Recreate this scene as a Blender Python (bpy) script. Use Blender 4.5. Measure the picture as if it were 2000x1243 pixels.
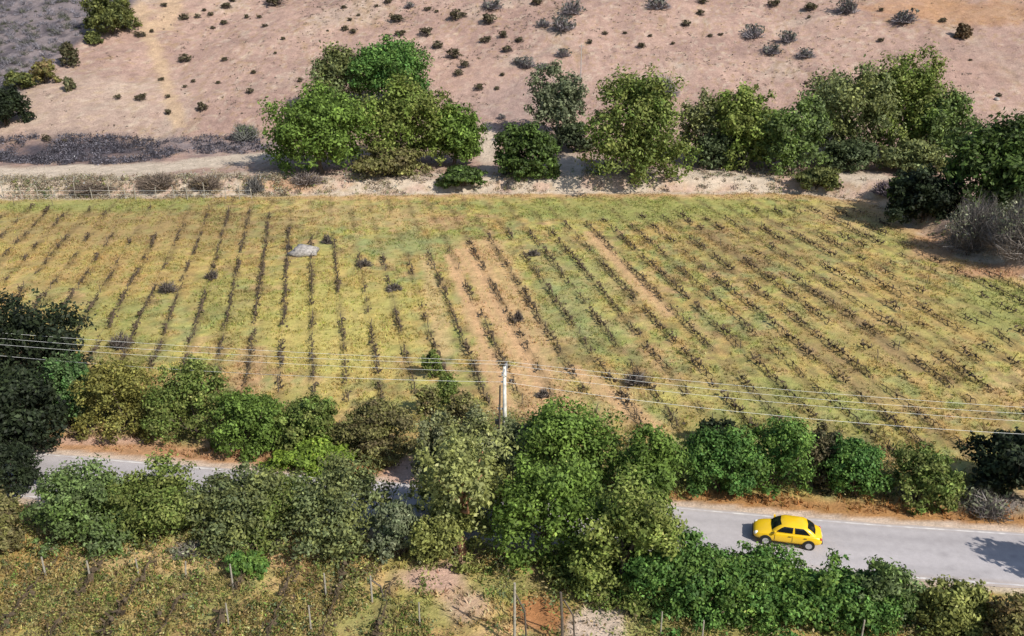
import bpy, math
import numpy as np

# ------------------------------------------------------------------ camera, sky, sun, exposure
for o in list(bpy.data.objects):
    bpy.data.objects.remove(o, do_unlink=True)
SC = bpy.context.scene
COL = SC.collection
F, CX, CY, HORIZ = 1800.0, 1000.0, 621.5, -108.0      # photo pixels (2000 x 1243)
TH = math.atan((CY - HORIZ) / F)                      # pitch below the horizon
CAMZ = 33.1
cam = bpy.data.cameras.new('camera')
cam.sensor_width = 36.0
cam.lens = 36.0 * F / 2000.0
cam.clip_end = 3000.0
camo = bpy.data.objects.new('camera', cam)
camo.location = (0, 0, CAMZ)
camo.rotation_euler = (math.pi / 2 - TH, 0, 0)
COL.objects.link(camo)
SC.camera = camo

SUN_EL = math.radians(41)
SUN_DIR = np.array([0.74 * math.cos(SUN_EL), -0.67 * math.cos(SUN_EL), math.sin(SUN_EL)])
SUN_DIR /= np.linalg.norm(SUN_DIR)
world = bpy.data.worlds.new('World')
SC.world = world
world.use_nodes = True
wn = world.node_tree
sky = wn.nodes.new('ShaderNodeTexSky')
sky.sky_type = 'NISHITA'
sky.sun_disc = False
sky.sun_elevation = SUN_EL
sky.sun_rotation = math.atan2(SUN_DIR[0], SUN_DIR[1])
bg = wn.nodes['Background']
bg.inputs['Strength'].default_value = 0.11
wn.links.new(sky.outputs['Color'], bg.inputs['Color'])
sun = bpy.data.lights.new('sun', 'SUN')
sun.energy = 4.3
sun.angle = math.radians(0.6)
sun.color = (1.0, 0.95, 0.87)
suno = bpy.data.objects.new('sun', sun)
from mathutils import Vector
suno.rotation_euler = Vector(SUN_DIR).to_track_quat('Z', 'Y').to_euler()
suno.location = (60, -40, 80)
COL.objects.link(suno)
SC.view_settings.view_transform = 'Standard'
SC.view_settings.look = 'None'
SC.view_settings.exposure = 0.35
SC.view_settings.gamma = 1.0
SC.view_settings.use_curve_mapping = False

# ------------------------------------------------------------------ numeric helpers
RNG = np.random.default_rng(7)

def lin(r, g, b, k=1.0):
    c = np.array([r, g, b], float) / 255.0
    return np.where(c <= 0.04045, c / 12.92, ((c + 0.055) / 1.055) ** 2.4) * k

_perm = np.random.default_rng(3).random((256, 256))

def vnoise(x, y):
    x = np.asarray(x, float); y = np.asarray(y, float)
    xi = np.floor(x).astype(int); yi = np.floor(y).astype(int)
    fx = x - xi; fy = y - yi
    fx = fx * fx * (3 - 2 * fx); fy = fy * fy * (3 - 2 * fy)
    a = _perm[xi & 255, yi & 255]; b = _perm[(xi + 1) & 255, yi & 255]
    c = _perm[xi & 255, (yi + 1) & 255]; d = _perm[(xi + 1) & 255, (yi + 1) & 255]
    return (a * (1 - fx) + b * fx) * (1 - fy) + (c * (1 - fx) + d * fx) * fy

def fbm(x, y, oct=4):
    s = 0; a = 0.5; t = 0
    for i in range(oct):
        s = s + a * vnoise(x * 2 ** i + 17.3 * i, y * 2 ** i + 9.1 * i)
        t += a; a *= 0.5
    return s / t

def sstep(a, b, x):
    t = np.clip((np.asarray(x, float) - a) / (b - a), 0, 1)
    return t * t * (3 - 2 * t)

ST, CT = math.sin(TH), math.cos(TH)

def ray(px, py):
    a = (px - CX) / F; b = -(py - CY) / F
    return np.array([a, CT + b * ST, -ST + b * CT])

def at_z(px, py, z=0.0):
    d = ray(px, py); t = (z - CAMZ) / d[2]
    return np.array([d[0] * t, d[1] * t, z])

def project(x, y, z):
    dz = z - CAMZ
    dep = y * CT - dz * ST
    up = y * ST + dz * CT
    dep = np.where(dep < 0.5, 0.5, dep)
    return CX + F * x / dep, CY - F * up / dep, dep

def seg_dist(x, y, pts):
    best = np.full(np.shape(x), 1e9)
    for (x0, y0), (x1, y1) in zip(pts[:-1], pts[1:]):
        dx, dy = x1 - x0, y1 - y0
        t = np.clip(((x - x0) * dx + (y - y0) * dy) / (dx * dx + dy * dy), 0, 1)
        best = np.minimum(best, np.hypot(x - x0 - t * dx, y - y0 - t * dy))
    return best

# road: far edge read from the photo, constant width
ROAD_W = 5.5
_fe = [(-700, 812), (0, 877), (500, 920), (1000, 962), (1340, 990), (1480, 1003), (1700, 1021), (2000, 1041), (2700, 1082)]
FAR = np.array([at_z(*p)[:2] for p in _fe])
FAR = np.vstack([FAR[0] + (FAR[0] - FAR[1]) * 4, FAR, FAR[-1] + (FAR[-1] - FAR[-2]) * 8])
def road_far(x): return np.interp(x, FAR[:, 0], FAR[:, 1])
def road_ang(x): return (road_far(x + 1) - road_far(x - 1)) / 2
def road_s(x, y):                                       # perpendicular metres past the far edge, positive beyond it
    m = road_ang(x)
    return (y - road_far(x)) / np.sqrt(1 + m * m)

# far boundary of the field (toe of the earth bank)
_toe = [(-600, 388), (0, 388), (300, 387), (520, 384), (900, 379), (1300, 378), (1560, 378), (1700, 392), (1850, 490), (2000, 545), (2300, 640)]
TOE = [tuple(at_z(*p)[:2]) for p in _toe]
TOE = [(-330, TOE[0][1])] + TOE + [(TOE[-1][0] + 260, TOE[-1][1] + 30)]
TX = np.array([p[0] for p in TOE]); TY = np.array([p[1] for p in TOE])

def bank_s(x, y):
    d = seg_dist(x, y, TOE)
    # beyond the toe: above the polyline, or to the right of its near-vertical run
    return np.where(y > np.interp(x, TX, TY), d, -d)

def height(x, y):
    x = np.asarray(x, float); y = np.asarray(y, float)
    s = bank_s(x, y)
    rs = road_s(x, y)
    calm = np.clip(np.maximum(rs - 1.0, -rs - ROAD_W - 1.0) / 6.0, 0, 1)
    h = calm * (0.5 * (fbm(x * 0.05 + 4, y * 0.05, 3) - 0.5) + 0.10 * (fbm(x * 0.5, y * 0.5, 2) - 0.5))
    bh = 1.5 + 0.9 * (fbm(x * 0.06 + 31, y * 0.02, 2) - 0.4)
    jag = 1.2 * (fbm(x * 0.35, y * 0.35 + 40, 3) - 0.5)
    h = h + bh * sstep(0.3, 3.6, s + jag) 
    yh = 150.0 + 7 * (fbm(x * 0.025 + 8, 0 * y + 2, 2) - 0.5)
    d = y - yh
    soft = np.where(d > 20, d, 3.0 * np.log1p(np.exp(np.clip(d, -60, 20) / 3.0)))
    soft = np.minimum(soft, 150 + 0.25 * (soft - 150))
    roll = 1 + 0.20 * (fbm(x * 0.018 + 60, y * 0.018, 2) - 0.5)
    h = h + 0.36 * soft * roll + sstep(0, 12, d) * (0.5 * (fbm(x * 0.35 + 90, y * 0.22, 3) - 0.5)) + sstep(0, 25, d) * (1.8 * (fbm(x * 0.09, y * 0.09 + 5, 4) - 0.5))
    return h

def ground_pt(px, py, dz=0.0):
    """where the ray through a photo pixel meets the ground (raised by dz)"""
    d = ray(px, py)
    t = np.linspace(20, 420, 2400)
    z = CAMZ + d[2] * t
    g = height(d[0] * t, d[1] * t) + dz
    k = np.argmax(z <= g)
    if k == 0: k = len(t) - 1
    t0, t1 = t[k - 1], t[k]
    for _ in range(14):
        tm = (t0 + t1) / 2
        if CAMZ + d[2] * tm > float(height(d[0] * tm, d[1] * tm)) + dz: t0 = tm
        else: t1 = tm
    tm = (t0 + t1) / 2
    return np.array([d[0] * tm, d[1] * tm, CAMZ + d[2] * tm])

# ------------------------------------------------------------------ object helpers
def tag(o, label=None, cat=None, group=None, kind=None):
    if label: o['label'] = label
    if cat: o['category'] = cat
    if group: o['group'] = group
    if kind: o['kind'] = kind
    return o

def empty(name, loc, rz=0.0):
    o = bpy.data.objects.new(name, None)
    o.empty_display_size = 0.3
    o.location = [float(v) for v in loc]; o.rotation_euler = (0, 0, rz)
    COL.objects.link(o)
    return o

def link(name, me, mat=None, parent=None, loc=None):
    o = bpy.data.objects.new(name, me)
    if mat is not None and len(me.materials) == 0: me.materials.append(mat)
    if loc is not None: o.location = [float(v) for v in loc]
    if parent is not None: o.parent = parent
    COL.objects.link(o)
    return o

def mesh_np(name, V, faces, cols=None, smooth=False):
    """faces: int array (n,3) or (n,4); cols: per-vertex rgb"""
    V = np.asarray(V, np.float32); faces = np.asarray(faces, np.int32)
    k = faces.shape[1]
    me = bpy.data.meshes.new(name)
    me.vertices.add(len(V)); me.vertices.foreach_set('co', V.ravel())
    me.loops.add(faces.size); me.loops.foreach_set('vertex_index', faces.ravel())
    me.polygons.add(len(faces))
    me.polygons.foreach_set('loop_start', np.arange(0, faces.size, k, dtype=np.int32))
    me.polygons.foreach_set('loop_total', np.full(len(faces), k, np.int32))
    if smooth: me.polygons.foreach_set('use_smooth', np.ones(len(faces), bool))
    if cols is not None:
        a = me.color_attributes.new('Col', 'FLOAT_COLOR', 'POINT')
        c = np.ones((len(V), 4), np.float32); c[:, :3] = cols
        a.data.foreach_set('color', c.ravel())
    me.update(calc_edges=True)
    return me

class MB:
    """collects boxes, tubes and rings into one small mesh"""
    def __init__(s): s.v = []; s.f = []
    def add(s, V, Fs):
        b = len(s.v); s.v += [tuple(map(float, p)) for p in V]; s.f += [tuple(b + i for i in f) for f in Fs]
    def box(s, c, d, rz=0.0):
        cs, sn = math.cos(rz), math.sin(rz); P = []
        for z in (-1, 1):
            for x, y in ((-1, -1), (1, -1), (1, 1), (-1, 1)):
                a, b = x * d[0] / 2, y * d[1] / 2
                P.append((c[0] + a * cs - b * sn, c[1] + a * sn + b * cs, c[2] + z * d[2] / 2))
        s.add(P, [(0, 3, 2, 1), (4, 5, 6, 7), (0, 1, 5, 4), (1, 2, 6, 5), (2, 3, 7, 6), (3, 0, 4, 7)])
    def tube(s, pts, rad, n=6, cap=True):
        pts = [np.array(p, float) for p in pts]; P = []; Fs = []
        if not hasattr(rad, '__len__'): rad = [rad] * len(pts)
        for i, p in enumerate(pts):
            t = pts[min(i + 1, len(pts) - 1)] - pts[max(i - 1, 0)]
            t = t / (np.linalg.norm(t) + 1e-9)
            a = np.cross(t, (0, 0, 1.0)) if abs(t[2]) < 0.9 else np.cross(t, (1.0, 0, 0))
            a /= np.linalg.norm(a); b = np.cross(t, a)
            for k in range(n):
                w = 2 * math.pi * k / n
                P.append(p + rad[i] * (math.cos(w) * a + math.sin(w) * b))
        for i in range(len(pts) - 1):
            for k in range(n):
                Fs.append((i * n + k, i * n + (k + 1) % n, (i + 1) * n + (k + 1) % n, (i + 1) * n + k))
        if cap:
            Fs.append(tuple(range(n - 1, -1, -1))); Fs.append(tuple((len(pts) - 1) * n + k for k in range(n)))
        s.add(P, Fs)
    def mesh(s, name, smooth=False):
        me = bpy.data.meshes.new(name); me.from_pydata(s.v, [], s.f); me.update()
        if smooth: me.polygons.foreach_set('use_smooth', np.ones(len(me.polygons), bool))
        return me
    def build(s, name, mat, parent=None, smooth=False, loc=None):
        return link(name, s.mesh(name, smooth), mat, parent, loc)

# ------------------------------------------------------------------ materials
def new_mat(name):
    m = bpy.data.materials.new(name); m.use_nodes = True
    return m, m.node_tree.nodes, m.node_tree.links, m.node_tree.nodes['Principled BSDF']

def simple_mat(name, col, rough=0.7, metal=0.0, vary=0.25, scale=6.0, spec=0.3, coat=0.0):
    m, N, L, P = new_mat(name)
    tc = N.new('ShaderNodeTexCoord'); nz = N.new('ShaderNodeTexNoise')
    nz.inputs['Scale'].default_value = scale; nz.inputs['Detail'].default_value = 4
    L.new(tc.outputs['Object'], nz.inputs['Vector'])
    mr = N.new('ShaderNodeMapRange')
    mr.inputs['From Min'].default_value = 0.3; mr.inputs['From Max'].default_value = 0.7
    mr.inputs['To Min'].default_value = 1 - vary; mr.inputs['To Max'].default_value = 1 + vary
    L.new(nz.outputs['Fac'], mr.inputs['Value'])
    vm = N.new('ShaderNodeVectorMath'); vm.operation = 'SCALE'
    vm.inputs[0].default_value = tuple(col)
    L.new(mr.outputs['Result'], vm.inputs['Scale'])
    L.new(vm.outputs['Vector'], P.inputs['Base Color'])
    P.inputs['Roughness'].default_value = rough; P.inputs['Metallic'].default_value = metal
    P.inputs['Specular IOR Level'].default_value = spec
    P.inputs['Coat Weight'].default_value = coat
    return m

def leaf_mat(name, trans=0.25, rough=0.6):
    m, N, L, P = new_mat(name)
    at = N.new('ShaderNodeAttribute'); at.attribute_name = 'Col'
    L.new(at.outputs['Color'], P.inputs['Base Color'])
    P.inputs['Roughness'].default_value = rough; P.inputs['Specular IOR Level'].default_value = 0.2
    if trans > 0:
        tr = N.new('ShaderNodeBsdfTranslucent'); L.new(at.outputs['Color'], tr.inputs['Color'])
        mx = N.new('ShaderNodeMixShader'); mx.inputs['Fac'].default_value = trans
        L.new(P.outputs['BSDF'], mx.inputs[1]); L.new(tr.outputs['BSDF'], mx.inputs[2])
        L.new(mx.outputs['Shader'], N['Material Output'].inputs['Surface'])
    return m

def soil_mat(name, fine=(3.0, 14.0), amp=0.32, bump=0.5):
    m, N, L, P = new_mat(name)
    at = N.new('ShaderNodeAttribute'); at.attribute_name = 'Col'
    tc = N.new('ShaderNodeTexCoord')
    prev = at.outputs['Color']; hsum = None
    for i, sc in enumerate(fine):
        nz = N.new('ShaderNodeTexNoise'); nz.inputs['Scale'].default_value = sc
        nz.inputs['Detail'].default_value = 5; nz.inputs['Roughness'].default_value = 0.65
        L.new(tc.outputs['Object'], nz.inputs['Vector'])
        mr = N.new('ShaderNodeMapRange')
        mr.inputs['From Min'].default_value = 0.25; mr.inputs['From Max'].default_value = 0.75
        mr.inputs['To Min'].default_value = 1 - amp; mr.inputs['To Max'].default_value = 1 + amp
        L.new(nz.outputs['Fac'], mr.inputs['Value'])
        vm = N.new('ShaderNodeVectorMath'); vm.operation = 'SCALE'
        L.new(prev, vm.inputs[0]); L.new(mr.outputs['Result'], vm.inputs['Scale'])
        prev = vm.outputs['Vector']; hsum = nz.outputs['Fac']
    bp = N.new('ShaderNodeBump'); bp.inputs['Strength'].default_value = bump; bp.inputs['Distance'].default_value = 0.15
    L.new(hsum, bp.inputs['Height']); L.new(bp.outputs['Normal'], P.inputs['Normal'])
    L.new(prev, P.inputs['Base Color'])
    P.inputs['Roughness'].default_value = 0.95; P.inputs['Specular IOR Level'].default_value = 0.1
    return m

M = dict(
    field=soil_mat('field_soil', (1.6, 6.0), 0.25, 0.6),
    hill=soil_mat('hill_soil', (0.8, 3.2), 0.20, 0.8),
    leaf=leaf_mat('foliage', 0.28), grass=leaf_mat('grass_blades', 0.3, 0.8),
    twig=leaf_mat('dry_twigs', 0.0, 0.9),
    bark=simple_mat('bark', (0.10, 0.075, 0.055), 0.9, scale=9),
    red_bark=simple_mat('reddish_bark', (0.34, 0.17, 0.10), 0.9, scale=9),
    pale_bark=simple_mat('pale_bark', (0.30, 0.27, 0.24), 0.9, scale=9),
    vine=simple_mat('vine_wood', (0.088, 0.064, 0.040), 0.9, scale=12, vary=0.4),
    post=simple_mat('weathered_post', (0.30, 0.27, 0.22), 0.9, scale=8),
    post_dark=simple_mat('old_dark_post', (0.10, 0.08, 0.065), 0.9, scale=8),
    wire=simple_mat('galvanised_wire', (0.70, 0.70, 0.66), 0.6, 0.0, 0.05),
    concrete=simple_mat('pole_concrete', (0.62, 0.60, 0.53), 0.8, scale=3, vary=0.25),
    steel=simple_mat('galvanised_steel', (0.48, 0.48, 0.47), 0.45, 0.5, 0.1),
    ceramic=simple_mat('insulator_ceramic', (0.10, 0.09, 0.085), 0.3),
    rock=simple_mat('pale_rock', (0.30, 0.275, 0.25), 0.9, scale=3.5, vary=0.45),
    yellow=simple_mat('yellow_paint', (0.82, 0.52, 0.012), 0.30, vary=0.05, scale=2, spec=0.5, coat=0.5),
    glass=simple_mat('tinted_glass', (0.012, 0.014, 0.015), 0.08, vary=0.1, spec=0.6),
    rubber=simple_mat('tyre_rubber', (0.02, 0.02, 0.02), 0.85),
    trim=simple_mat('black_trim', (0.022, 0.022, 0.022), 0.55),
    chrome=simple_mat('wheel_alloy', (0.6, 0.6, 0.6), 0.3, 0.8, 0.05),
    lamp=simple_mat('lamp_lens', (0.75, 0.75, 0.72), 0.15, vary=0.05, spec=0.6),
    tail=simple_mat('tail_lens', (0.45, 0.02, 0.015), 0.2, vary=0.05, spec=0.6),
    plate=simple_mat('number_plate', (0.7, 0.7, 0.68), 0.5, vary=0.05),
)

# ------------------------------------------------------------------ ground colour (soils and turf, evaluated on the ground)
KG = 0.66
C = {k: lin(*v, KG) for k, v in dict(
    turf=(198, 182, 108), yellow=(216, 198, 116), ochre=(204, 170, 108), brown=(164, 138, 100), green=(164, 168, 98),
    bluegreen=(158, 168, 112), tan=(224, 182, 136), pink=(214, 178, 158), hill=(198, 166, 150), hill2=(174, 144, 132), straw=(216, 186, 134),
    grey=(148, 136, 136), darkgrey=(84, 80, 88), cream=(222, 204, 182), orange=(188, 138, 90), sand=(220, 198, 178),
    rowsoil=(126, 110, 76), path=(212, 182, 148), redsoil=(182, 126, 84), rust=(204, 160, 124)).items()}
ROW_A = math.atan2(-0.2222, 1.079)                       # heading of the vine rows (from +Y, negative = to the left)
ROW_D = np.array([math.sin(ROW_A), math.cos(ROW_A)]); ROW_N = np.array([ROW_D[1], -ROW_D[0]])
ROW_SP = 2.65
_p = at_z(611, 700)[:2]
ROW_U0 = float(_p @ ROW_N)
NROW_A = math.radians(2.0)                               # lower-left vineyard
NROW_D = np.array([math.sin(NROW_A), math.cos(NROW_A)]); NROW_N = np.array([NROW_D[1], -NROW_D[0]])
NROW_SP = 2.8
NROW_U0 = float(at_z(132, 1205)[:2] @ NROW_N)

def mix(c, col, w): 
    w = np.clip(w, 0, 1)[:, None]
    return c * (1 - w) + np.asarray(col)[None, :] * w

def ground_colour(x, y, z):
    px, py, dep = project(x, y, z)
    s = bank_s(x, y); rs = road_s(x, y)
    n1 = fbm(x * 0.10, y * 0.10 + 3, 4); n2 = fbm(x * 0.45 + 50, y * 0.45, 4); n3 = fbm(x * 1.6, y * 1.6 + 70, 3)
    n4 = fbm(x * 0.9 + 20, y * 0.25, 3)
    c = np.tile(C['turf'], (len(x), 1))
    def blob(cx, cy, rx, ry, col, st=1.0, soft=0.5, nz=0.6):
        nonlocal c
        d = np.hypot((px - cx) / rx, (py - cy) / ry) + nz * (n2 - 0.5) * 1.6
        c = mix(c, C[col], st * sstep(1 + soft * 0.5, 1 - soft, d))
    def stroke(p0, p1, w, col, st=1.0):
        nonlocal c
        a, b = at_z(*p0)[:2], at_z(*p1)[:2]
        d = seg_dist(x, y, [tuple(a), tuple(b)]) / w + (n2 - 0.5) * 1.1
        c = mix(c, C[col], st * sstep(1.25, 0.55, d))
    c = mix(c, C['yellow'], sstep(0.45, 0.65, n1) * 0.8)
    c = mix(c, C['green'], sstep(0.52, 0.7, fbm(x * 0.13 + 91, y * 0.09, 4)) * 0.75)
    c = mix(c, C['ochre'], sstep(0.50, 0.70, fbm(x * 0.2 + 7, y * 0.16 + 33, 4)) * 0.7)
    c = mix(c, C['brown'], sstep(0.56, 0.72, fbm(x * 0.7 + 3, y * 0.7 + 13, 3)) * 0.6)
    c = mix(c, C['straw'], sstep(0.58, 0.74, fbm(x * 0.55 + 43, y * 0.8 + 1, 3)) * 0.5)
    sx, sy = x * 0.75, y * 0.5                                  # weeds grow in patches a metre or three across
    for k_, (cn, st) in enumerate((('green', .75), ('brown', .7), ('tan', .55), ('bluegreen', .6), ('ochre', .7), ('rowsoil', .5))):
        c = mix(c, C[cn], sstep(0.56, 0.70, fbm(sx + 37 * k_, sy + 19 * k_, 4)) * st)
    blob(170, 500, 330, 100, 'ochre', 0.5); blob(420, 440, 220, 50, 'brown', 0.5); blob(120, 440, 200, 50, 'brown', 0.45); blob(160, 400, 260, 16, 'green', 0.7)
    blob(650, 640, 180, 130, 'yellow', 0.65); blob(700, 420, 180, 34, 'straw', 0.45); blob(880, 432, 40, 12, 'rust', 0.6)
    blob(780, 480, 140, 26, 'bluegreen', 0.75, 1.0, 0.9); blob(1120, 590, 110, 120, 'bluegreen', 0.55, 1.0, 0.9); blob(240, 640, 120, 60, 'green', 0.5)
    blob(430, 600, 60, 70, 'green', 0.5)
    blob(1250, 410, 380, 26, 'green', 0.75); blob(1500, 480, 200, 60, 'brown', 0.3); blob(1750, 640, 260, 120, 'ochre', 0.3)
    blob(1780, 440, 120, 60, 'green', 0.55); blob(1960, 600, 110, 60, 'green', 0.7); blob(1500, 800, 300, 70, 'green', 0.35)
    blob(1210, 780, 60, 40, 'straw', 0.6)
    # bare alleys between rows
    stroke((905, 490), (1065, 780), 1.15, 'tan', 0.95); stroke((880, 500), (985, 790), 0.85, 'tan', 0.95)
    stroke((940, 480), (1075, 790), 3.0, 'tan', 0.72)
    stroke((1150, 455), (1300, 610), 1.0, 'tan', 0.85); stroke((1120, 720), (1270, 830), 1.1, 'tan', 0.85)
    stroke((830, 500), (872, 690), 0.8, 'straw', 0.8); stroke((500, 690), (480, 770), 1.6, 'rust', 0.6)
    stroke((1370, 445), (1480, 520), 1.1, 'brown', 0.8); stroke((1600, 570), (1790, 720), 0.9, 'brown', 0.8)
    stroke((1640, 520), (1900, 660), 1.0, 'ochre', 0.6); stroke((1590, 680), (1720, 780), 1.2, 'brown', 0.55)
    # worked soil under the vines of the main field
    u = (x * ROW_N[0] + y * ROW_N[1] - ROW_U0) / ROW_SP
    du = np.abs(u - np.round(u)) * ROW_SP
    infield = sstep(2, -3, s) * sstep(4, 9, rs)
    c = mix(c, C['rowsoil'], infield * sstep(0.55, 0.12, du + 0.35 * (n3 - 0.5)) * (0.08 + 0.5 * sstep(0.40, 0.62, n4)))
    # tractor tracks, slightly greener crown between
    c = mix(c, C['green'], infield * sstep(0.35, 0.1, np.abs(du - ROW_SP / 2)) * 0.22)
    # near vineyard
    near = sstep(-6.5, -11, rs)
    un = (x * NROW_N[0] + y * NROW_N[1] - NROW_U0) / NROW_SP
    dn = np.abs(un - np.round(un)) * NROW_SP
    c = mix(c, C['green'], near * sstep(0.4, 0.62, n2) * 0.6); c = mix(c, C['ochre'], near * sstep(0.45, 0.65, n1) * 0.7)
    c = mix(c, C['rowsoil'], near * sstep(0.6, 0.15, dn + 0.5 * (n3 - 0.5)) * 0.55 * (px < 850))
    blob(300, 1090, 330, 34, 'straw', 0.8); blob(560, 1085, 160, 26, 'tan', 0.7); blob(60, 1080, 70, 60, 'ochre', 0.9)
    blob(850, 1130, 70, 28, 'pink', 0.95); blob(905, 1180, 50, 40, 'pink', 0.7); blob(1060, 1200, 62, 40, 'redsoil', 0.95, 0.4)
    blob(1165, 1230, 62, 46, 'sand', 1.0, 0.4); blob(980, 1235, 60, 25, 'tan', 0.8)
    stroke((938, 1075), (850, 1130), 0.7, 'pink', 0.9)
    stroke((925, 850), (952, 945), 0.5, 'orange', 0.55)
    # road verges
    v = rs + 0.5 * (n2 - 0.5)
    c = mix(c, C['orange'], sstep(-0.2, 0.1, v) * sstep(2.9, 1.6, v) * 0.9)
    c = mix(c, C['rust'], sstep(-0.2, 0.1, v) * sstep(3.2, 1.8, v) * sstep(640, 500, px) * 0.7)
    c = mix(c, C['sand'], sstep(0.75, 0.45, v) * sstep(-0.6, -0.2, v) * 0.95)
    c = mix(c, C['sand'], sstep(-ROAD_W - 0.9, -ROAD_W - 0.4, v) * sstep(0, -1, v) * 0.8)
    c = mix(c, C['orange'], sstep(-ROAD_W - 2.4, -ROAD_W - 0.9, v) * sstep(-ROAD_W - 0.5, -ROAD_W - 0.9, v) * 0.4)
    blob(790, 920, 50, 34, 'pink', 0.95); blob(150, 835, 60, 16, 'grey', 0.6); blob(1940, 985, 70, 28, 'grey', 0.9); blob(430, 865, 70, 20, 'pink', 0.6)
    blob(180, 860, 160, 8, 'pink', 0.8)
    # strip at the field's far edge
    sj = s + 2.6 * (n2 - 0.5)
    c = mix(c, C['tan'], sstep(-3.5, -0.5, sj) * 0.55 * (0.35 + sstep(480, 620, px)))
    c = mix(c, C['cream'], sstep(-0.9, 0.5, sj))
    c = mix(c, C['pink'], sstep(0, 1.5, sj) * sstep(0.45, 0.6, n2) * 0.7)
    c = mix(c, C['brown'], sstep(0.2, 1.2, sj) * sstep(5, 3, sj) * sstep(0.5, 0.62, n3) * 0.5)
    blob(1720, 415, 130, 40, 'tan', 0.45); blob(1830, 480, 60, 36, 'rust', 0.8); blob(1950, 530, 90, 14, 'rust', 0.9); blob(570, 362, 60, 16, 'rust', 0.8)
    # hillside
    c = c * (1 + 0.12 * sstep(1.0, -2.0, s))[:, None]
    hl = sstep(5, 9, sj)
    h = np.tile(C['hill'], (len(x), 1))
    keep = c; c = h
    c = mix(c, C['hill2'], sstep(0.42, 0.66, fbm(x * 0.05 + 5, y * 0.09, 4)) * 0.7)
    c = mix(c, C['cream'], sstep(0.55, 0.75, n1) * 0.35)
    c = mix(c, C['hill2'], sstep(0.56, 0.72, fbm(x * 0.8, y * 0.35 + 12, 4)) * 0.55)
    rill = np.abs(fbm(x * 0.22 + 2.2 * fbm(x * .05, y * .05, 2), y * 0.035 + 77, 3) - 0.5)
    c = mix(c, C['brown'], sstep(0.035, 0.0, rill) * 0.45 * sstep(.4, .6, n1))
    c = mix(c, C['brown'], sstep(0.60, 0.74, n3) * 0.55)
    c = mix(c, C['cream'], sstep(0.60, 0.75, fbm(x * 1.1 + 9, y * 0.9, 3)) * 0.4)
    blob(120, 210, 260, 80, 'cream', 0.30); blob(1900, 25, 190, 28, 'orange', 0.55); blob(1800, 10, 120, 30, 'rust', 0.5)
    blob(1850, 130, 200, 60, 'hill2', 0.6)
    blob(900, 150, 120, 60, 'pink', 0.4); blob(1010, 200, 110, 60, 'grey', 0.30)
    for (a, b, w) in (((262, 0), (300, 90), 9), ((300, 90), (352, 250), 7), ((340, 0), (322, 60), 12)):
        d0 = np.abs(px - np.interp(py, [a[1], b[1]], [a[0], b[0]])) / (w * 2.2) + (n2 - 0.5) * 1.5
        c = mix(c, C['path'], sstep(1.3, 0.4, d0) * (py < b[1]) * (py >= a[1]) * 0.75)
    edge = np.interp(py, [-200, 0, 40, 100, 160, 240, 300], [300, 268, 225, 130, 60, -30, -120])
    c = mix(c, C['grey'], sstep(18, -12, px - edge + 40 * (n2 - 0.5)))
    c = mix(c, C['darkgrey'], sstep(18, -12, px - edge) * sstep(0.5, 0.62, n2) * 0.7)
    blob(140, 296, 215, 32, 'darkgrey', 0.95, 0.8, 0.8); blob(60, 308, 110, 12, 'darkgrey', 0.8); blob(420, 285, 130, 20, 'grey', 0.95, 0.8)  # bank shade and the end tree's shadow painted into the soil colour
    c = keep * (1 - hl[:, None]) + c * hl[:, None]
    # pale track along the foot of the hill
    tr = np.abs(py - np.interp(px, [-300, 0, 300, 520, 640], [348, 342, 330, 306, 292])) / np.interp(px, [0, 520], [15, 9]) + (n2 - 0.5) * 0.9
    c = mix(c, C['cream'], sstep(1.3, 0.6, tr) * sstep(640, 560, px) * (s > 0.5))
    for (bx, by, rx, ry) in ((952, 290, 22, 50), (1110, 325, 36, 40), (1380, 350, 90, 26), (1670, 345, 80, 14), (780, 352, 90, 18)):
        blob(bx, by, rx, ry, 'cream', 0.85)
    j = 0.80 + 0.40 * n3
    return np.clip(c * j[:, None], 0.005, 0.85)

# ------------------------------------------------------------------ terrain
def axis(segs):
    out = [segs[0][0]]
    for a, b, st in segs:
        n = max(1, int(round((b - a) / st)))
        out += list(np.linspace(a, b, n + 1)[1:])
    return np.array(out)
GX = axis([(-340, -130, 12), (-130, -64, 0.75), (-64, 64, 0.42), (64, 130, 0.75), (130, 340, 12)])
GY = axis([(-60, 34, 5), (34, 134, 0.36), (134, 216, 0.6), (216, 260, 2), (260, 520, 10)])
XX, YY = np.meshgrid(GX, GY)
ZZ = height(XX, YY)
VX, VY, VZ = XX.ravel(), YY.ravel(), ZZ.ravel()
# the ground sinks a little under the road sheet
rs_all = road_s(VX, VY)
VZ = VZ - 0.03 * ((rs_all < -0.1) & (rs_all > -ROAD_W + 0.1))
GC = ground_colour(VX, VY, VZ)
nx, ny = len(GX), len(GY)
ii = np.arange(nx * ny).reshape(ny, nx)
Q = np.stack([ii[:-1, :-1], ii[:-1, 1:], ii[1:, 1:], ii[1:, :-1]], -1).reshape(-1, 4)
SB = bank_s(VX, VY)
upper = SB[Q].mean(1) > 4.2
ALLV = np.stack([VX, VY, VZ], -1)

def sub_mesh(name, q):
    used, inv = np.unique(q, return_inverse=True)
    return mesh_np(name, ALLV[used], inv.reshape(-1, 4), GC[used], True)
g1 = link('ground', sub_mesh('ground', Q[~upper]), M['field'])
tag(g1, 'grassy yellow green vineyard ground on both sides of the road', 'ground', kind='structure')
g2 = link('hillside', sub_mesh('hillside', Q[upper]), M['hill'])
tag(g2, 'bare pinkish hillside rising behind the row of trees', 'hillside', kind='structure')

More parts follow.
